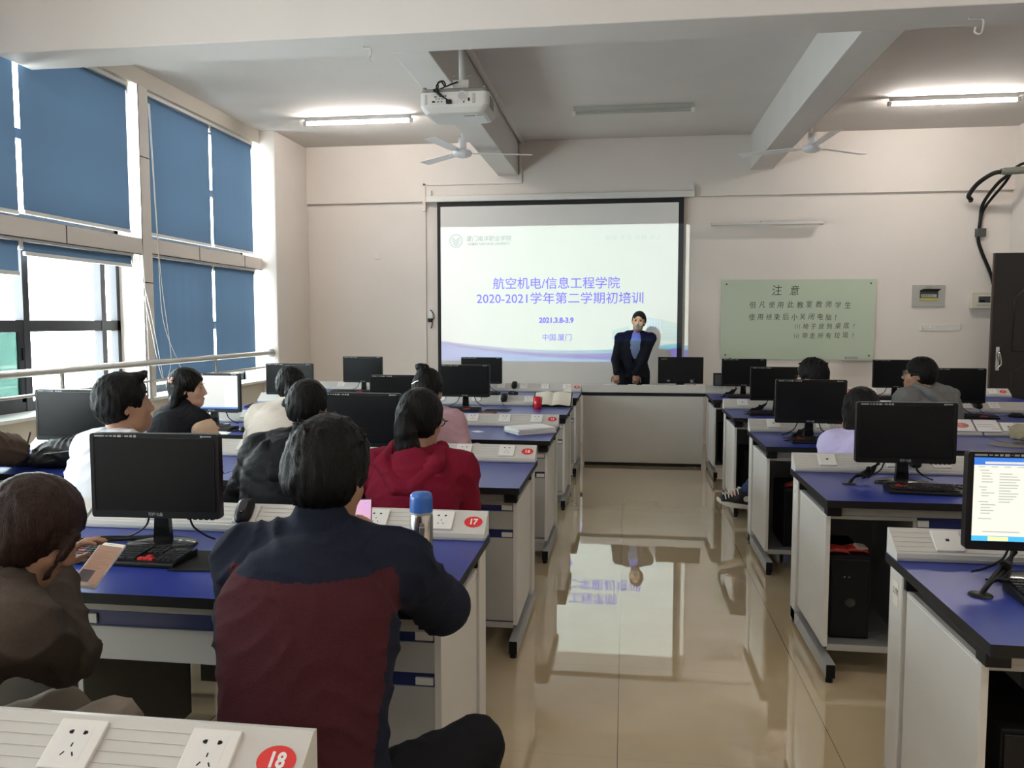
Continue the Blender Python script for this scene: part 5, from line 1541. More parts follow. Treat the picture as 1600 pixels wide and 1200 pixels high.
def head_sdf(sd, c, R, fem=False):
    P = lambda x, y, z: c + R @ V(x, y, z)
    w = 0.95 if fem else 1.0
    sd.ell(P(0, -0.012, 0.025), (0.074 * w, 0.092, 0.088), R, 0.02)
    sd.ell(P(0, 0.028, -0.045), (0.060 * w, 0.062, 0.070), R, 0.035)
    sd.ell(P(0, 0.055, -0.098), (0.030 * w, 0.026, 0.020), R, 0.03)
    sd.ell(P(0, 0.035, -0.085), (0.048 * w, 0.045, 0.028), R, 0.03)
    for s in (-1, 1):
        sd.ell(P(s * 0.040 * w, 0.058, -0.030), (0.022, 0.020, 0.022), R, 0.02)      # cheeks
        sd.ell(P(s * 0.031, 0.088, 0.006), (0.018, 0.011, 0.010), R, 0.01, 0, 1)       # eye sockets
        sd.ell(P(s * 0.031, 0.078, 0.005), (0.0115, 0.0085, 0.0058), R, 0.003, 2)
        sd.cap(P(s * 0.020, 0.089, 0.027), P(s * 0.044, 0.080, 0.030), 0.0042, 0.003, 0.004, 3)
        sd.ell(P(s * 0.075 * w, -0.012, -0.008), (0.009, 0.020, 0.031), R @ rotm(s * -0.35, -0.2), 0.008)
        sd.ell(P(s * 0.081 * w, -0.006, 0.0), (0.006, 0.011, 0.016), R, 0.006, 0, 1)
        sd.ell(P(s * 0.0105, 0.094, -0.036), (0.009, 0.010, 0.007), R, 0.006)
    sd.cap(P(0, 0.082, 0.018), P(0, 0.103, -0.029), 0.0075, 0.0105, 0.014)
    sd.ell(P(0, 0.088, -0.063), (0.022, 0.010, 0.0055), R, 0.004, 1)
    sd.ell(P(0, 0.086, -0.073), (0.018, 0.010, 0.006), R, 0.004, 1)
    return sd

def hair_cap(sd, c, R, t=0.012, front=0.07, nape=-0.06, grow=1.0, tag=0, top=0.0):
    P = lambda x, y, z: c + R @ V(x, y, z)
    sd.ell(P(0, -0.018, 0.030 + top * 0.5), ((0.076 + t) * grow, 0.093 + t, 0.090 + t + top), R, 0.02)
    sd.ell(P(0, -0.035, -0.01), ((0.070 + t) * grow, 0.066 + t, 0.075), R, 0.03)
    return sd
def face_cut(sd, c, R, brow=0.048, side=0.085):
    P = lambda x, y, z: c + R @ V(x, y, z)
    sd.ell(P(0, 0.118, brow - 0.10), (0.092, 0.085, 0.105), R, 0.012, 0, 1)
    for s in (-1, 1):
        sd.ell(P(s * 0.105, 0.02, -0.035), (0.045, 0.045, 0.05), R, 0.012, 0, 1)

NB = [0]
def person(label, base, yaw, hip=(0, 0.53), neck=(0.08, 1.02), head=(0.15, 1.17), hyaw=0.0, hpitch=0.1, hroll=0.0, fem=False, res=0.009, hres=None,
           top='cloth_black', topmats=None, topfn=None, topdisp=None, thick=0.014, trousers='cloth_dark', shoes='shoe_black', skin='skin',
           arms=None, legs=None, hood=False, collar=None, hairfn=None, hairmat='hair_black', hairdisp=None, sh_w=None, standing=False,
           slouch=0.05, lean_side=0.0, hands=True, extra=None, vest=None, sleeve_end=(0.05, 0.05), fullbody=True, girth=1.0, toplen=0.0, headside=0.0, stool=True, hcurl=0.45):
    """base=(x, y) world position of the hips on the floor; all heights in metres, forward along yaw"""
    t = thing('person', label, 'person', (base[0], base[1], 0))
    Ry = rotm(yaw)
    G = lambda s, f, z: Ry @ V(s, f, z)          # side (right +), forward, up
    H = G(0, hip[0], hip[1]); Nk = G(lean_side, neck[0], neck[1]); Hc = G(lean_side + headside, head[0], head[1])
    up = nrm(Nk - H); fwd = Ry @ V(0, 1, 0); rt = Ry @ V(1, 0, 0)
    back = -fwd
    W1 = H + (Nk - H) * 0.36 + back * slouch; C1 = H + (Nk - H) * 0.70 + back * slouch * 1.1
    sw = sh_w if sh_w else (0.165 if fem else 0.185)
    SH = [Nk + rt * s * sw - up * 0.045 + fwd * 0.005 for s in (-1, 1)]
    HR = rotm(yaw + hyaw, hpitch, hroll)
    chest = 0.92 if fem else 1.0
    chest *= girth
    # arms
    A = []
    for i, s in enumerate((-1, 1)):
        spec = (arms or {}).get('L' if s < 0 else 'R', (s * 0.15, 0.38, 0.895))
        w = G(spec[0], spec[1], spec[2]); pole = G(*(spec[3] if len(spec) > 3 else (s * 0.28, -0.3, -1.0)))
        e, w = ik(SH[i], w, 0.275, 0.245, pole)
        A.append((SH[i], e, w))
    # legs
    Lg = []
    for i, s in enumerate((-1, 1)):
        spec = (legs or {}).get('L' if s < 0 else 'R', None)
        hj = H + rt * s * 0.095
        if spec is None:
            if standing: kn, an = G(s * 0.10, 0.02, 0.50), G(s * 0.11, -0.02, 0.09)
            else: kn, an = hj + G(s * 0.05, 0.41, 0.0) - V(0, 0, hj[2] - 0.50), G(s * 0.13, 0.42, 0.09)
        else: kn, an = G(*spec[0]), G(*spec[1])
        Lg.append((hj, kn, an, spec[2] if spec is not None and len(spec) > 2 else None))
    # ---- body: one continuous surface
    sd = Sdf()
    fl = (fwd, 0.68)
    sd.ell(H, (0.15 * chest, 0.105, 0.10), Ry, 0.05)
    sd.cap(H, W1, 0.135 * chest, 0.125 * chest, 0.05, 0, fl); sd.cap(W1, C1, 0.125 * chest, 0.15 * chest, 0.05, 0, fl)
    sd.cap(C1, Nk - up * 0.08, 0.15 * chest, 0.10, 0.05, 0, fl)
    sd.cap(SH[0], SH[1], 0.045, 0.045, 0.05)
    nb = Hc + HR @ V(0, -0.025, -0.07)
    sd.cap(Nk - up * 0.03, nb, 0.058 if not fem else 0.050, 0.053 if not fem else 0.045, 0.03)
    head_sdf(sd, Hc, HR, fem)
    for i, (S, E, Wr) in enumerate(A):
        sd.cap(S, E, 0.042, 0.035, 0.03); sd.cap(E, Wr, 0.035, 0.024, 0.02)
        if hands:
            s = (-1, 1)[i]
            hd = (arms or {}).get('hL' if s < 0 else 'hR', None)
            if hd is None: hd = (nrm(Wr - E), V(0, 0, -1))
            hand(sd, Wr, np.array(hd[0], float), np.array(hd[1], float), -s if len(hd) < 3 else hd[2], hcurl if len(hd) < 4 else hd[3], s=0.95 if fem else 1.0)
    for hj, kn, an, ft in Lg:
        sd.cap(hj, kn, 0.070, 0.048, 0.03); sd.cap(kn, an, 0.046, 0.032, 0.02)
        sd.cap(an, an + fwd * 0.1 - V(0, 0, 0.05) if ft is None else an + G(*ft) * 0.1, 0.032, 0.025, 0.02)
    sd.build('body', [skin, 'lips', 'eye_dark', hairmat], t, hres or res)
    # ---- clothes
    cs = Sdf(); T = thick
    cs.ell(H + V(0, 0, 0.0), (0.158 * chest + T, 0.118 + T, 0.10 + T + toplen), Ry, 0.05, 1)
    cs.cap(H, W1, 0.145 * chest + T, 0.138 * chest + T, 0.06, 1, fl); cs.cap(W1, C1, 0.138 * chest + T, 0.162 * chest + T, 0.06, 1, fl)
    cs.cap(C1, Nk - up * 0.09, 0.162 * chest + T, 0.105 + T, 0.06, 1, fl)
    vs_ = 0.9 if vest else 1.0
    cs.cap(Nk + (SH[0] - Nk) * vs_, Nk + (SH[1] - Nk) * vs_, 0.052 + T, 0.052 + T, 0.06, 2)
    cs.cap(SH[0] * 0.45 + Nk * 0.55 - up * 0.0, SH[1] * 0.45 + Nk * 0.55, 0.052 + T * 0.6, 0.052 + T * 0.6, 0.05, 2)
    sleeves = Sdf() if vest else cs
    for i, (S, E, Wr) in enumerate(A):
        vz = 0.014 if vest else 0
        sleeves.cap(S - up * (0.01 + vz) + (E - S) * (0.12 if vest else 0), E, 0.054 + T + vz, 0.047 + T, 0.045, 2)
        sleeves.cap(E, Wr - nrm(Wr - E) * 0.012, 0.046 + T, 0.032 + T * 0.75, 0.03, 2)
        sleeves.cap(Wr - nrm(Wr - E) * 0.03, Wr - nrm(Wr - E) * 0.012, 0.034 + T * 0.75, 0.034 + T * 0.75, 0.004, 2)
    cs.cut(H - V(0, 0, 0.075 + toplen), V(0, 0, -1), 0.01)
    nd = nrm(nb - Nk)
    if hood:
        q_ = lambda f: Nk + (C1 - Nk) * f
        hd_s = Sdf()
        for s in (-1, 1):
            a0 = Nk + rt * s * 0.066 + fwd * 0.062 - up * 0.005; a1 = Nk + rt * s * 0.100 - fwd * 0.01 + up * 0.045
            a2 = q_(0.22) + rt * s * 0.108 - fwd * (0.093 + 1.6 * T) + up * (0.02 + 0.5 * T); a3 = q_(0.60) + rt * s * 0.032 - fwd * (0.105 + 1.6 * T)
            hd_s.chain([a0, a1, a2, a3], [0.020, 0.026, 0.034, 0.036], 0.014)
        hd_s.cap(q_(0.60) + rt * 0.032 - fwd * (0.105 + 1.6 * T), q_(0.60) - rt * 0.032 - fwd * (0.105 + 1.6 * T), 0.036, 0.036, 0.014)
        hd_s.ell(q_(0.24) - fwd * (0.076 + 1.6 * T), (0.098, 0.050, 0.100), rotm(yaw, 0.22), 0.008)
        hd_s.build('hood', [top], t, res, wrinkle(0.003, 30, 1.0))
        cs.ell(Nk - fwd * 0.02 + up * 0.055, (0.056, 0.050, 0.05), Ry, 0.02, 3, 1)
    if collar == 'shirt':
        for s in (-1, 1): cs.cap(Nk + rt * s * 0.055 + fwd * 0.03 + nd * 0.01, Nk + rt * s * 0.058 - fwd * 0.03 + nd * 0.028, 0.016, 0.016, 0.01, 3)
        cs.cap(Nk - fwd * 0.052 + rt * 0.04 + nd * 0.032, Nk - fwd * 0.052 - rt * 0.04 + nd * 0.032, 0.016, 0.016, 0.012, 3)
    elif collar == 'high':
        cs.cap(Nk - up * 0.02, Nk + nd * 0.045, 0.074, 0.066, 0.02, 3)
    elif collar == 'round':
        cs.cap(Nk - up * 0.02, Nk + nd * 0.012, 0.076, 0.068, 0.015, 3)
    if extra: extra(cs, dict(H=H, Nk=Nk, SH=SH, A=A, G=G, Hc=Hc, HR=HR, up=up, fwd=fwd, rt=rt, W1=W1, C1=C1))
    cs.build('jacket' if top in ('cloth_black', 'cloth_suit', 'cloth_navy', 'cloth_taupe', 'cloth_cream') else 'top', topmats or [top], t, res, topdisp or wrinkle(0.004, 34, NB[0] * 1.7), topfn)
    if vest: sleeves.build('sleeves', [vest], t, res, wrinkle(0.003, 40, 2.0))
    tr_ = Sdf()
    tr_.ell(H - V(0, 0, 0.01), (0.160 * chest, 0.118, 0.105), Ry, 0.05)
    for hj, kn, an, ft in Lg:
        tr_.cap(hj, kn, 0.086, 0.066, 0.045); tr_.cap(kn, an + (kn - an) * 0.06, 0.064, 0.050, 0.03)
    tr_.build('trousers', [trousers], t, max(res, 0.01), wrinkle(0.004, 30, 4.0 + NB[0]))
    for hj, kn, an, ft in Lg:
        fd = fwd if ft is None else nrm(G(*ft))
        u2 = V(0, 0, 1) if ft is None else nrm(np.cross(np.cross(fd, V(0, 0, 1)), fd))
        Rs = np.stack([np.cross(fd, u2), fd, u2], 1)
        ss = Sdf()
        P2 = lambda x, y, z: an + Rs @ V(x, y, z)
        ss.cap(P2(0, -0.03, -0.035), P2(0, 0.15, -0.05), 0.045, 0.038, 0.02); ss.cap(P2(0, -0.02, 0.0), P2(0, 0.04, -0.01), 0.047, 0.045, 0.02)
        ss.cut(P2(0, 0, -0.088), -u2, 0.006)
        sh_o = ss.build('shoe', [shoes], t, 0.008)
    # ---- hair
    hs = Sdf()
    hd_ = hairfn(hs, Hc, HR, Nk) if hairfn else None
    if hs.p:
        hs.build('hair', [hairmat], t, min(res, 0.007), hairdisp or strands(Hc + HR @ V(0, -0.02, 0.03), 0.0028, 26))
    if stool and not standing:
        st = thing('stool', 'plain stool under the ' + ' '.join(label.split(',')[0].split()[:9]), 'stool', (base[0] + H[0], base[1] + H[1], 0), yaw, 'stools under the seated people')
        sz = H[2] - 0.165
        MB().box((-0.16, -0.13, sz - 0.03), (0.16, 0.13, sz)).build('seat', ['desk_grey'], st, 0.006)
        for sx in (-1, 1):
            for sy in (-1, 1): MB().box((sx * 0.14 - 0.014, sy * 0.11 - 0.014, 0), (sx * 0.14 + 0.014, sy * 0.11 + 0.014, sz - 0.03)).build('leg', ['black_plastic'], st)
    NB[0] += 1
    return t, dict(H=H, Nk=Nk, SH=SH, A=A, G=G, Hc=Hc, HR=HR, up=up, fwd=fwd, rt=rt, Lg=Lg, W1=W1, C1=C1)
# ---------------------------------------------------------------- hair styles
def short_hair(s, c, R, N, t=0.014, top=0.0):
    hair_cap(s, c, R, t, top=top); face_cut(s, c, R, 0.050)
    s.cut(c + R @ V(0, -0.05, -0.075), R @ V(0, 0.35, -1), 0.02)
def fuzzy_hair(s, c, R, N):
    P = lambda x, y, z: c + R @ V(x, y, z)
    hair_cap(s, c, R, 0.020, top=0.006); face_cut(s, c, R, 0.052)
    rr = random.Random(5)
    for k in range(110):
        a = rr.uniform(0, 2 * PI); e = rr.uniform(0.5, 1.5)
        d = V(math.cos(a) * math.cos(e), math.sin(a) * math.cos(e), math.sin(e))
        if d[1] > 0.75: continue
        b = P(*(d * V(0.088, 0.105, 0.102) + V(0, -0.018, 0.03)))
        s.cap(b, b + R @ (d * rr.uniform(0.006, 0.018) + V(rr.uniform(-.022, .022), rr.uniform(-.022, .022), rr.uniform(-0.012, 0.008))), 0.007, 0.003, 0.008)
    s.cut(P(0, -0.05, -0.082), R @ V(0, 0.3, -1), 0.02)
def crop_hair(s, c, R, N):
    hair_cap(s, c, R, 0.009); face_cut(s, c, R, 0.074)
    for q in (-1, 1): s.ell(c + R @ V(q * 0.10, 0.05, 0.0), (0.05, 0.055, 0.06), R, 0.012, 0, 1)
    s.cut(c + R @ V(0, -0.05, -0.065), R @ V(0, 0.45, -1), 0.02)
def quiff_hair(s, c, R, N):
    P = lambda x, y, z: c + R @ V(x, y, z)
    hair_cap(s, c, R, 0.016, top=0.004)
    for x in (-0.04, -0.02, 0.0, 0.02, 0.04): s.cap(P(x, 0.05, 0.105), P(x * 1.1, 0.088 - abs(x) * 0.4, 0.118 + 0.006 * math.cos(x * 90)), 0.022, 0.012, 0.02)
    face_cut(s, c, R, 0.055); s.cut(P(0, -0.05, -0.07), R @ V(0, 0.35, -1), 0.02)
def ponytail_hair(length=0.26, low=False, wavy=0.0, puff=0.014):
    def fn(s, c, R, N):
        P = lambda x, y, z: c + R @ V(x, y, z)
        hair_cap(s, c, R, puff); face_cut(s, c, R, 0.055)
        s.cut(P(0, 0.0, -0.088), R @ V(0, 0.25, -1), 0.02)
        z0 = -0.01 if low else 0.025
        s.ell(P(0, -0.115, z0), (0.026, 0.026, 0.026), R, 0.012)
        pts = [P(0, -0.118, z0), P(0.005, -0.145, z0 - 0.04)]
        for k in range(1, 5):
            f = k / 4
            b = P(0.005, -0.145, z0 - 0.04) + V(0, 0, -1) * length * f + R @ V(0.012 * math.sin(3 * f + wavy) + wavy * 0.012 * math.sin(9 * f), -0.008 + 0.02 * f, 0)
            pts.append(b)
        s.chain(pts, [0.020, 0.034, 0.044, 0.046, 0.040, 0.020], 0.02)
    return fn
def bun_hair(s, c, R, N):
    P = lambda x, y, z: c + R @ V(x, y, z)
    hair_cap(s, c, R, 0.012); face_cut(s, c, R, 0.055)
    s.cut(P(0, -0.02, -0.085), R @ V(0, 0.25, -1), 0.02)
    s.ell(P(-0.03, -0.055, 0.128), (0.040, 0.038, 0.026), R, 0.012); s.ell(P(-0.055, -0.05, 0.135), (0.02, 0.02, 0.016), R, 0.01)
    s.ell(P(0.0, -0.06, 0.132), (0.022, 0.02, 0.018), R, 0.01)
def long_hair(length=0.22, puff=0.014, spread=0.075):
    def fn(s, c, R, N):
        P = lambda x, y, z: c + R @ V(x, y, z)
        hair_cap(s, c, R, puff); face_cut(s, c, R, 0.055)
        for x in np.linspace(-spread, spread, 7):
            a = P(x, -0.065 + 0.3 * abs(x), 0.0)
            b = a + R @ V(x * 0.08, -0.02, -0.10) ; e = b + V(0, 0, -1) * length * (1 - 1.5 * abs(x)) + R @ V(0, -0.035, 0)
            s.chain([a, b, e], [0.036, 0.032, 0.014], 0.02)
    return fn

def side_hair(s, c, R, N):
    P = lambda x, y, z: c + R @ V(x, y, z)
    hair_cap(s, c, R, 0.018); face_cut(s, c, R, 0.05)
    for q in (-1, 1):
        s.ell(P(q * 0.066, -0.020, -0.015), (0.027, 0.048, 0.068), R, 0.03)
    s.ell(P(0, -0.078, -0.055), (0.066, 0.044, 0.085), R, 0.04)
    s.chain([P(0, -0.10, -0.10), P(0, -0.105, -0.16), P(-0.01, -0.10, -0.21)], [0.040, 0.034, 0.012], 0.03)
    s.chain([P(0.062, 0.080, 0.045), P(0.073, 0.078, -0.005), P(0.069, 0.072, -0.06), P(0.06, 0.065, -0.1)], [0.012, 0.009, 0.006, 0.002], 0.012)
def glasses(t, c, R, m='black_plastic'):
    P = lambda x, y, z: Vector((c + R @ V(x, y, z)).tolist())
    g = MB()
    for s in (-1, 1):
        n = 14
        g.tube([P(s * 0.033 + 0.025 * math.cos(2 * PI * i / n), 0.100, 0.002 + 0.019 * math.sin(2 * PI * i / n)) for i in range(n)], 0.0022, 6, close=True)
        g.tube([P(s * 0.058, 0.099, 0.006), P(s * 0.080, 0.085, 0.008), P(s * 0.084, 0.0, 0.006), P(s * 0.082, -0.025, -0.008)], 0.0022, 6)
    g.tube([P(-0.009, 0.101, 0.006), P(0.009, 0.101, 0.006)], 0.0022, 6)
    o = g.build('glasses', [m], t)
    l = MB()
    for s in (-1, 1):
        n = 14
        l.add([P(s * 0.033 + 0.024 * math.cos(2 * PI * i / n), 0.100, 0.002 + 0.018 * math.sin(2 * PI * i / n)) for i in range(n)], [tuple(range(n))])
    l.build('lens', ['spectacle_glass'], o)

def cast(label, base, yaw, headw, nk=(-0.055, -0.150), nside=0.0, **kw):
    rel = rotm(yaw).T @ V(headw[0] - base[0], headw[1] - base[1], 0)
    head = (rel[1], headw[2])
    neck = (rel[1] + nk[0], headw[2] + nk[1])
    ls = rel[0] + nside
    return person(label, base, yaw, head=head, neck=neck, lean_side=ls, headside=-nside, **kw)
def loc_of(base, yaw, w):
    r = rotm(yaw).T @ V(w[0] - base[0], w[1] - base[1], 0)
    return (r[0], r[1], w[2])

# --- seated, left-hand rows ---------------------------------------------------------------------
# man in the navy and wine jacket, back to the camera
def yoke(p, tg):
    q = np.zeros(len(p), int)
    q[(p[:, 2] < 1.035) & (np.where(p[:, 0] > 0, p[:, 0] + 0.022, -p[:, 0]) < np.where(tg == 2, 0.17, 0.205) - 0.03 * np.clip((1.0 - p[:, 2]) / 0.45, 0, 1)) & (p[:, 1] < (p[:, 2] - 0.53) * 0.36 - 0.05 + 0.02) & (tg <= 2)] = 1
    return q
B2 = (-0.668, 1.62)
t, s = cast('person in a navy jacket with a wine-red back panel, seen from behind beside the thermos', B2, 0.0, (-0.700, 1.86, 1.205), nk=(-0.05, -0.145), hyaw=-0.22, hpitch=0.22, hroll=0.04, res=0.008,
     top='cloth_navy', topmats=['cloth_navy', 'cloth_wine'], topfn=yoke, thick=0.020, collar='high', girth=1.05, sh_w=0.182, slouch=0.06, toplen=0.03,
     arms={'R': loc_of(B2, 0, (-0.665, 2.10, 0.945)) + ((0.75, -0.1, -0.5),), 'L': loc_of(B2, 0, (-0.80, 2.10, 0.945)) + ((-0.7, -0.2, -0.6),),
           'hR': (V(-0.35, 0.75, 0.45), V(-0.6, 0.1, 0.4)), 'hL': (V(0.1, 0.8, 0.5), V(0.7, 0.1, 0.3))},
     legs={'R': ((0.31, 0.30, 0.53), (0.28, 0.30, 0.09)), 'L': ((-0.16, 0.38, 0.52), (-0.16, 0.36, 0.09))}, hairfn=fuzzy_hair,
     topdisp=wrinkle(0.006, 22, 0.6), hcurl=0.7)
ph = thing('phone', 'dark phone with a pink lit screen, held in front of the navy jacket', 'phone', (-0.765, 2.27, 0.985), 0.22)
Rp = Matrix.Rotation(math.radians(-22), 4, 'X')
MB().box((-0.036, -0.004, -0.075), (0.036, 0.004, 0.075)).xform(Rp).build('body', ['phone_black'], ph, 0.003)
MB().box((-0.0335, -0.0046, -0.071), (0.0335, -0.0041, 0.071)).xform(Rp).build('screen', ['phone_screen_pink'], ph)
MB().box((0.01, -0.0050, 0.045), (0.02, -0.0047, 0.048)).box((0.012, -0.0050, 0.06), (0.027, -0.0047, 0.062)).xform(Rp).build('screen_text', ['led_violet'], ph)

# woman bowed over her phone, bottom left corner
B1 = (-1.60, 1.50); y1 = -0.62
PC = V(-1.448, 2.058, 0.898)
pw = nrm(V(0.996, -0.028, -0.08)); pl = V(0.067, 0.839, 0.54); pl = nrm(pl - pw * (pl @ pw)); pn = np.cross(pw, pl)
wr1 = (-1.495, 1.94, 0.905)
kn1 = loc_of(B1, y1, (-1.235, 1.78, 0.585))
t, s = cast('person with brown hair in a taupe coat reading a phone at the bottom left', B1, y1, (-1.385, 1.74, 1.075), nk=(-0.075, -0.125), hyaw=-0.42, hpitch=0.55, hroll=0.0, fem=True, res=0.008, hres=0.006,
     top='cloth_taupe', thick=0.024, collar='high', trousers='trouser_beige', skin='skin', slouch=0.08, girth=1.08, toplen=0.03,
     arms={'R': loc_of(B1, y1, wr1) + ((0.6, 0.0, -0.8),), 'L': loc_of(B1, y1, (-1.62, 1.88, 0.86)) + ((-0.8, -0.2, -0.5),),
           'hR': (nrm(V(0.04, 0.07, 0.10)), nrm(V(0.55, 0.25, -0.35)), 1, 0.6)},
     legs={'R': (kn1, loc_of(B1, y1, (-1.20, 1.72, 0.10))), 'L': ((-0.10, 0.40, 0.55), (-0.12, 0.40, 0.09))},
     hairmat='hair_brown', hairfn=side_hair, topdisp=wrinkle(0.008, 22, 2.1))
cuff = Sdf(); E1, W1_ = s['A'][1][1], s['A'][1][2]
cuff.cap(W1_ + (E1 - W1_) * 0.06, W1_ + (E1 - W1_) * 0.32, 0.042, 0.052, 0.01); cuff.build('cuff', ['cloth_dark'], t, 0.007)
ph = thing('phone', 'large white phone with a warm lit page, held at the bottom left', 'phone', tuple(PC))
Mp = Matrix(((pw[0], pl[0], pn[0]), (pw[1], pl[1], pn[1]), (pw[2], pl[2], pn[2]))).to_4x4()
MB().box((-0.0385, -0.079, -0.004), (0.0385, 0.079, 0.004)).xform(Mp).build('body', ['phone_white'], ph, 0.003)
MB().box((-0.0355, -0.066, 0.0041), (0.0355, 0.066, 0.0046)).xform(Mp).build('screen', ['phone_screen_warm'], ph)
b = MB()
for k in range(9): b.box((-0.03, 0.045 - k * 0.0075, 0.0047), (0.030 - 0.012 * ((k * 5) % 3), 0.0475 - k * 0.0075, 0.0049))
b.xform(Mp).build('screen_text', ['phone_text'], ph)
MB().box((-0.032, -0.062, 0.0047), (0.008, -0.022, 0.0049)).xform(Mp).build('screen_picture', ['phone_picture'], ph)
MB().box((-0.008, 0.071, 0.0041), (0.008, 0.0725, 0.0046)).xform(Mp).build('earpiece', ['print_grey'], ph)

# maroon hoodie, ponytail, glasses
B3 = (-0.835, 3.12)
t, s = cast('person in a maroon hoodie with a long black ponytail, seen from behind', B3, 0.0, (-0.845, 3.33, 1.165), hyaw=-0.28, hpitch=0.20, fem=True, top='cloth_maroon', thick=0.022, hood=True, sh_w=0.172,
     hairfn=ponytail_hair(0.20, puff=0.016), arms={'R': (0.13, 0.40, 0.89, (0.12, -0.2, -1)), 'L': (-0.10, 0.40, 0.89, (-0.12, -0.2, -1))}, topdisp=wrinkle(0.006, 24, 1.0), res=0.009)
glasses(t, s['Hc'], s['HR'])
# black puffer jacket
B4 = (-1.40, 3.16)
t, s = cast('person in a black puffer jacket with cropped hair, seen from behind', B4, 0.05, (-1.365, 3.40, 1.200), hyaw=-0.12, hpitch=0.16, top='cloth_black', thick=0.036, hood=True, collar='high', hairfn=crop_hair, girth=1.04, sh_w=0.180,
     topdisp=quilt(0.006, 0.075), arms={'R': (0.12, 0.38, 0.895, (0.3, -0.2, -1)), 'L': (-0.18, 0.38, 0.895, (-0.5, -0.1, -1))})
# white shirt behind the big monitor
B5 = (-2.02, 3.10)
t, s = cast('person in a white shirt behind the big monitor, face turned to the screen', B5, -0.42, (-2.06, 3.14, 1.232), hyaw=-0.45, hpitch=-0.08, top='cloth_white', thick=0.022, collar='shirt', hairfn=quiff_hair, girth=1.0, sh_w=0.178,
     arms={'R': (0.0, 0.32, 0.895, (0.1, -0.3, -1)), 'L': (-0.15, 0.34, 0.895, (-0.3, -0.2, -1))}, topdisp=wrinkle(0.006, 24, 3.0), res=0.009)
# writer at the left edge
B6 = (-3.20, 3.42)
w6 = loc_of(B6, 0, (-2.845, 3.92, 0.872))
t, s = cast('person in a brown sleeve writing with a pen at the left photo edge', B6, 0.0, (-3.26, 3.56, 1.20), hyaw=0.2, hpitch=0.4, top='cloth_brown', thick=0.026, collar='round', hairfn=crop_hair, girth=1.0, skin='skin_pale',
     arms={'R': loc_of(B6, 0, (-3.235, 3.97, 0.885)) + ((1.0, 0.0, -0.35),), 'hR': (nrm(V(-0.35, 0.9, 0.1)), nrm(V(-0.75, -0.1, -0.5)))}, res=0.009, hres=0.007, hcurl=0.95, topdisp=wrinkle(0.009, 24, 5.0))
pn_ = thing('pen', 'dark brown pen in the writing hand at the left photo edge', 'pen', (-3.285, 4.085, 0.872))
MB().cyl((0.0, 0.0, 0.0), (0.04, -0.01, 0.10), 0.0055, n=10).build('barrel', ['pen_brown'], pn_)
MB().cyl((0.0, 0.0, 0.0), (-0.006, 0.003, -0.015), 0.005, 0.001, n=10).build('tip', ['pen_brown'], pn_)

# black vest, peach sleeves, hair clip: looks at the white-screen monitor's right
B7 = (-2.76, 4.72)
t, s = cast('person in a black vest with peach sleeves and a pink hair clip', B7, -0.35, (-2.70, 4.77, 1.165), hyaw=-0.95, hpitch=0.02, fem=True, top='cloth_dark', vest='cloth_peach', thick=0.018, collar='high', skin='skin_pale', hairfn=long_hair(0.24),
     arms={'R': (0.13, 0.26, 0.74, (0.6, -0.3, -1)), 'L': (-0.12, 0.26, 0.74)}, res=0.009, hres=0.007)
c, R = s['Hc'], s['HR']
b = MB()
for dx, dz in ((0, 0), (0.01, 0.01), (-0.01, 0.008), (0.004, -0.012), (-0.008, -0.008)):
    b.ball(tuple(c + R @ V(0.072 + dx * 0.3, -0.085 + dx, 0.055 + dz)), 0.0095, 10, 6)
b.build('hair_clip', ['clip_pink'], t)
# cream quilted jacket
B8 = (-2.155, 4.77)
t, s = cast('person in a cream quilted jacket with a low wavy ponytail', B8, 0.12, (-2.085, 4.90, 1.172), hyaw=0.25, hpitch=0.15, fem=True, top='cloth_cream', thick=0.034, collar='high', skin='skin_pale', hairfn=ponytail_hair(0.14, low=True, wavy=1.0),
     topdisp=quilt(0.006, 0.12, 1.0), arms={'L': (-0.12, 0.32, 0.92, (-0.3, -0.2, -1)), 'R': (0.14, 0.32, 0.92)}, girth=1.05)
# pink pullover, bun
B9 = (-1.14, 4.75)
t, s = cast('person in a pale pink pullover with a hair bun', B9, -0.15, (-1.195, 4.90, 1.165), hyaw=-0.15, hpitch=0.16, fem=True, top='cloth_pink', thick=0.026, collar='high', hairfn=bun_hair, skin='skin',
     arms={'R': (0.20, 0.24, 0.78, (0.5, -0.4, -1)), 'L': (-0.14, 0.36, 0.89)}, topdisp=wrinkle(0.005, 26, 6), girth=1.05)
c, R = s['Hc'], s['HR']
MB().tube([Vector((c + R @ V(-0.05, -0.118, 0.02)).tolist()), Vector((c + R @ V(-0.02, -0.127, 0.035)).tolist()), Vector((c + R @ V(0.0, -0.128, 0.04)).tolist())], 0.004, 6).build('hair_clip', ['chrome'], t)

# --- right-hand rows -----------------------------------------------------------------------------
B10 = (1.42, 6.20)
t, s = cast('person with thick black hair and black-rimmed glasses looking left, one sneaker in the aisle', B10, 0.55, (1.355, 6.27, 1.172), hyaw=0.55, hpitch=0.05, top='cloth_black', thick=0.018, collar='round', hairfn=fuzzy_hair, trousers='denim', shoes='shoe_black', arms={'L': (-0.03, 0.30, 0.885, (-0.3, -0.2, -1)), 'R': (0.12, 0.30, 0.885)},
     skin='skin_pale', legs={'L': (loc_of(B10, 0.55, (1.12, 6.40, 0.52)), loc_of(B10, 0.55, (0.885, 6.20, 0.295)), loc_of((0, 0), 0.55, (-0.93, -0.15, 0.12))), 'R': ((0.12, 0.40, 0.50), (0.12, 0.40, 0.09))}, hres=0.007)
glasses(t, s['Hc'], s['HR'])
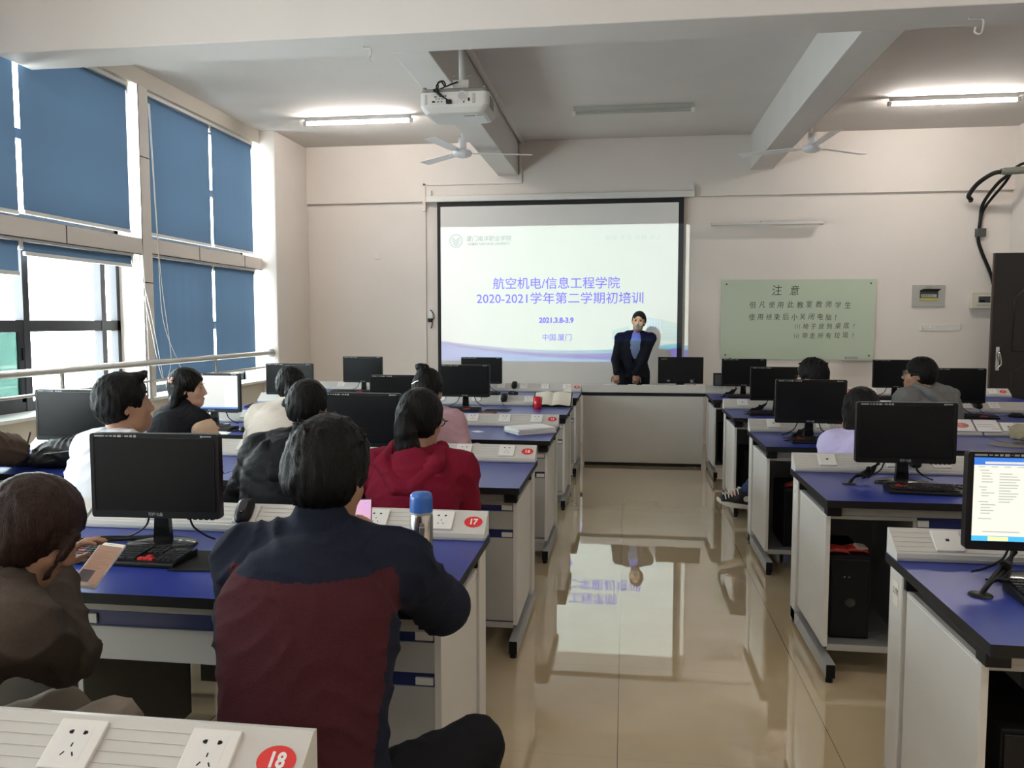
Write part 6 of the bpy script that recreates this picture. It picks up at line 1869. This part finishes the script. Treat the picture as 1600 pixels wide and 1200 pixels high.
# the sneaker: white rubber sole, laces, ankle patch
for o in [o for o in t.children if o.name.startswith('shoe')]:
    pass
an = s['Lg'][0][2]; fd = nrm(s['G'](*s['Lg'][0][3])); u2 = nrm(V(0, 0, 1) - fd * fd[2]); sd_ = np.cross(fd, u2)
Q = lambda x, y, z: Vector((an + sd_ * x + fd * y + u2 * z).tolist())
sole = MB(); rings = []
for z, gsc in ((-0.098, 0.96), (-0.092, 1.0), (-0.070, 1.02), (-0.066, 0.98)):
    rings.append([Q(0.046 * gsc * math.cos(a) * (1 if math.sin(a) < 0 else 1.0), 0.062 + 0.138 * gsc * math.sin(a), z + (0.03 * max(0, math.sin(a)) ** 3)) for a in [2 * PI * i / 24 for i in range(24)]])
loft(sole, rings); sole.build('sole', ['shoe_white'], t)
lc = MB()
for k in range(5):
    y = 0.055 + k * 0.022; z = 0.025 - k * 0.011
    lc.tube([Q(-0.038, y, z - 0.02), Q(-0.015, y + 0.005, z + 0.012), Q(0.02, y + 0.012, z + 0.012), Q(0.040, y + 0.01, z - 0.02)], 0.0042, 6)
lc.tube([Q(0.0, 0.06, 0.035), Q(0.025, 0.045, 0.05), Q(-0.02, 0.04, 0.052), Q(0.0, 0.06, 0.035)], 0.005, 6)
lc.build('laces', ['shoe_white'], t)
pt = MB()
for sg in (-1, 1): pt.cyl(Q(sg * 0.046, -0.005, -0.02), Q(sg * 0.0495, -0.005, -0.02), 0.022, n=20)
pt.build('ankle_patch', ['shoe_white'], t)

B11 = (1.33, 4.68)
t, s = cast('person with shoulder-length black hair in a lavender pullover', B11, 0.1, (1.325, 4.86, 1.073), nk=(-0.06, -0.14), hyaw=0.05, hpitch=0.25, fem=True, top='cloth_lavender', thick=0.024, collar='round', hairfn=long_hair(0.12, 0.018, 0.085), hip=(0, 0.50), sh_w=0.168,
     arms={'L': (-0.03, 0.33, 0.885, (-0.3, -0.2, -1)), 'R': (0.10, 0.34, 0.885, (0.3, -0.2, -1))})
B12 = (2.22, 6.20)
t, s = cast('person in a grey hooded sweatshirt with thin glasses looking left', B12, 0.55, (2.105, 6.27, 1.200), nk=(-0.06, -0.125), hyaw=0.62, hpitch=-0.05, top='cloth_grey', thick=0.028, hood=True, hairfn=short_hair, skin='skin', girth=1.08, sh_w=0.195, hres=0.007)
glasses(t, s['Hc'], s['HR'], 'dark_grey')
B14 = (3.36, 6.12)
t, s = cast('person in a dark blue sleeve at the right photo edge, second row', B14, 0.0, (3.36, 6.28, 1.17), hpitch=0.2, top='cloth_navy', thick=0.026, hairfn=short_hair, arms={'L': (-0.10, 0.36, 0.89, (-1, -0.1, -0.3))}, res=0.011)

# --- the presenter -------------------------------------------------------------------------------
BP = (0.10, 10.26)
def suit(cs, k):
    G, Nk, fwd, up, rt = k['G'], k['Nk'], k['fwd'], k['up'], k['rt']
    cs.cap(Nk + fwd * 0.115 + up * 0.03 - rt * 0.01, Nk + fwd * 0.18 - up * 0.36, 0.082, 0.045, 0.006, 0, None, 1)
    for s in (-1, 1):
        cs.chain([Nk - fwd * 0.04 + rt * s * 0.035 + up * 0.03, Nk + rt * s * 0.07 + fwd * 0.015 + up * 0.012, Nk + rt * s * 0.072 + fwd * 0.105 - up * 0.14, Nk + rt * s * 0.03 + fwd * 0.135 - up * 0.34], [0.017, 0.018, 0.022, 0.012], 0.012, 3)
    cs.cap(k['H'] + rt * 0.06 + up * 0.05, k['H'] + rt * 0.06 - up * 0.10, 0.135, 0.14, 0.05, 1, (fwd, 0.75)); cs.cap(k['H'] - rt * 0.06 + up * 0.05, k['H'] - rt * 0.06 - up * 0.10, 0.135, 0.14, 0.05, 1, (fwd, 0.75))
t, s = person('person in a dark suit and blue shirt standing at the podium, presenting', BP, PI, hip=(0, 0.90), neck=(0.05, 1.435), head=(0.085, 1.592), lean_side=-0.02, headside=-0.035, hyaw=-0.12, hpitch=0.02, hroll=-0.10, top='cloth_suit', thick=0.008, standing=True, slouch=-0.01, res=0.008, hres=0.006,
     hairfn=crop_hair, skin='skin', extra=suit, toplen=0.02, sh_w=0.185, girth=0.98,
     arms={'R': (0.205, 0.235, 0.955, (0.25, -0.9, -0.1)), 'L': (-0.015, 0.26, 0.95, (-1, -0.45, -0.1)), 'hR': (nrm(V(-0.05, -0.25, -0.8)), nrm(V(0.2, 0.8, -0.4))), 'hL': (nrm(V(0.1, -0.25, -0.8)), nrm(V(-0.2, 0.8, -0.4)))}, hcurl=1.1, topdisp=wrinkle(0.003, 28, 0.3))
sh_ = Sdf(); up, fwd, rt, Nk, H = s['up'], s['fwd'], s['rt'], s['Nk'], s['H']
sh_.cap(H, s['W1'], 0.128, 0.130, 0.05, 0, (fwd, 0.72)); sh_.cap(s['W1'], s['C1'], 0.130, 0.160, 0.05, 0, (fwd, 0.72)); sh_.cap(s['C1'], Nk - up * 0.07, 0.160, 0.108, 0.05, 0, (fwd, 0.74)); sh_.cap(Nk - up * 0.14, Nk - up * 0.02, 0.09, 0.066, 0.04, 0, (fwd, 0.9))
for sg in (-1, 1): sh_.cap(Nk + rt * sg * 0.058 + fwd * 0.0 + up * 0.025, Nk + rt * sg * 0.018 + fwd * 0.075 - up * 0.045, 0.014, 0.012, 0.01)
sh_.cut(H - V(0, 0, 0.02), V(0, 0, -1)); sh_.cut(Nk + up * 0.045, up)
so = sh_.build('shirt', ['shirt_blue'], t, 0.008, wrinkle(0.0015, 40, 1))
MB().box((-0.12, -0.022, -0.018), (0.12, 0.0, 0.018)).build('belt', ['black_plastic'], t, 0.004, loc=(0.02, -0.105, 0.93))
MB().box((-0.018, -0.006, -0.016), (0.018, 0.0, 0.016)).build('belt_buckle', ['steel'], t, 0.002, loc=(0.02, -0.128, 0.93))

# --- bags ----------------------------------------------------------------------------------------
bg = thing('bag', 'black bag slumped on the window-side desk under the grey monitor', 'bag', (-3.02, 3.95, TZ + 0.004))
s_ = Sdf()
s_.ell((0.10, 0.02, 0.07), (0.20, 0.11, 0.075), None, 0.03); s_.ell((0.22, 0.03, 0.10), (0.12, 0.09, 0.08), None, 0.04); s_.ell((-0.02, -0.02, 0.035), (0.14, 0.09, 0.035), None, 0.04)
s_.cut((0, 0, 0.004), (0, 0, -1)); s_.build('body', ['bag_black'], bg, 0.009, wrinkle(0.010, 30, 2))
MB().tube(arc_pts([(-0.10, -0.03, 0.03), (-0.13, -0.05, 0.06), (-0.06, -0.09, 0.05), (0.02, -0.10, 0.03), (0.10, -0.11, 0.045)], 6), 0.009, 8).build('strap', ['bag_black'], bg)
MB().tube(arc_pts([(0.02, -0.095, 0.075), (0.10, -0.10, 0.085), (0.2, -0.09, 0.10)], 6), 0.003, 6).build('zipper', ['steel'], bg)
bb = thing('bag', 'beige folded canvas bag on the right-hand desk, at the photo edge', 'bag', (2.62, 5.50, TZ + 0.004), -0.1)
s_ = Sdf()
s_.cap((-0.12, 0.0, 0.065), (0.14, -0.02, 0.075), 0.055, 0.07, 0.02, 0); s_.cap((-0.14, 0.08, 0.06), (0.14, 0.09, 0.075), 0.05, 0.065, 0.04, 0); s_.cut((0, 0, 0.006), (0, 0, -1))
s_.build('body', ['bag_beige'], bb, 0.008, wrinkle(0.008, 36, 4))
for yy in (0.0, 0.06): MB().box((-0.06, yy - 0.02, 0.132 + yy * 0.05), (0.04, yy + 0.02, 0.146 + yy * 0.05), rot=Euler((0.2, -0.06, 0.3)).to_matrix()).build('flap', ['bag_beige'], bb, 0.006)
MB().box((0.13, -0.08, 0.02), (0.2, 0.02, 0.12)).build('lining', ['bag_black'], bb, 0.02)
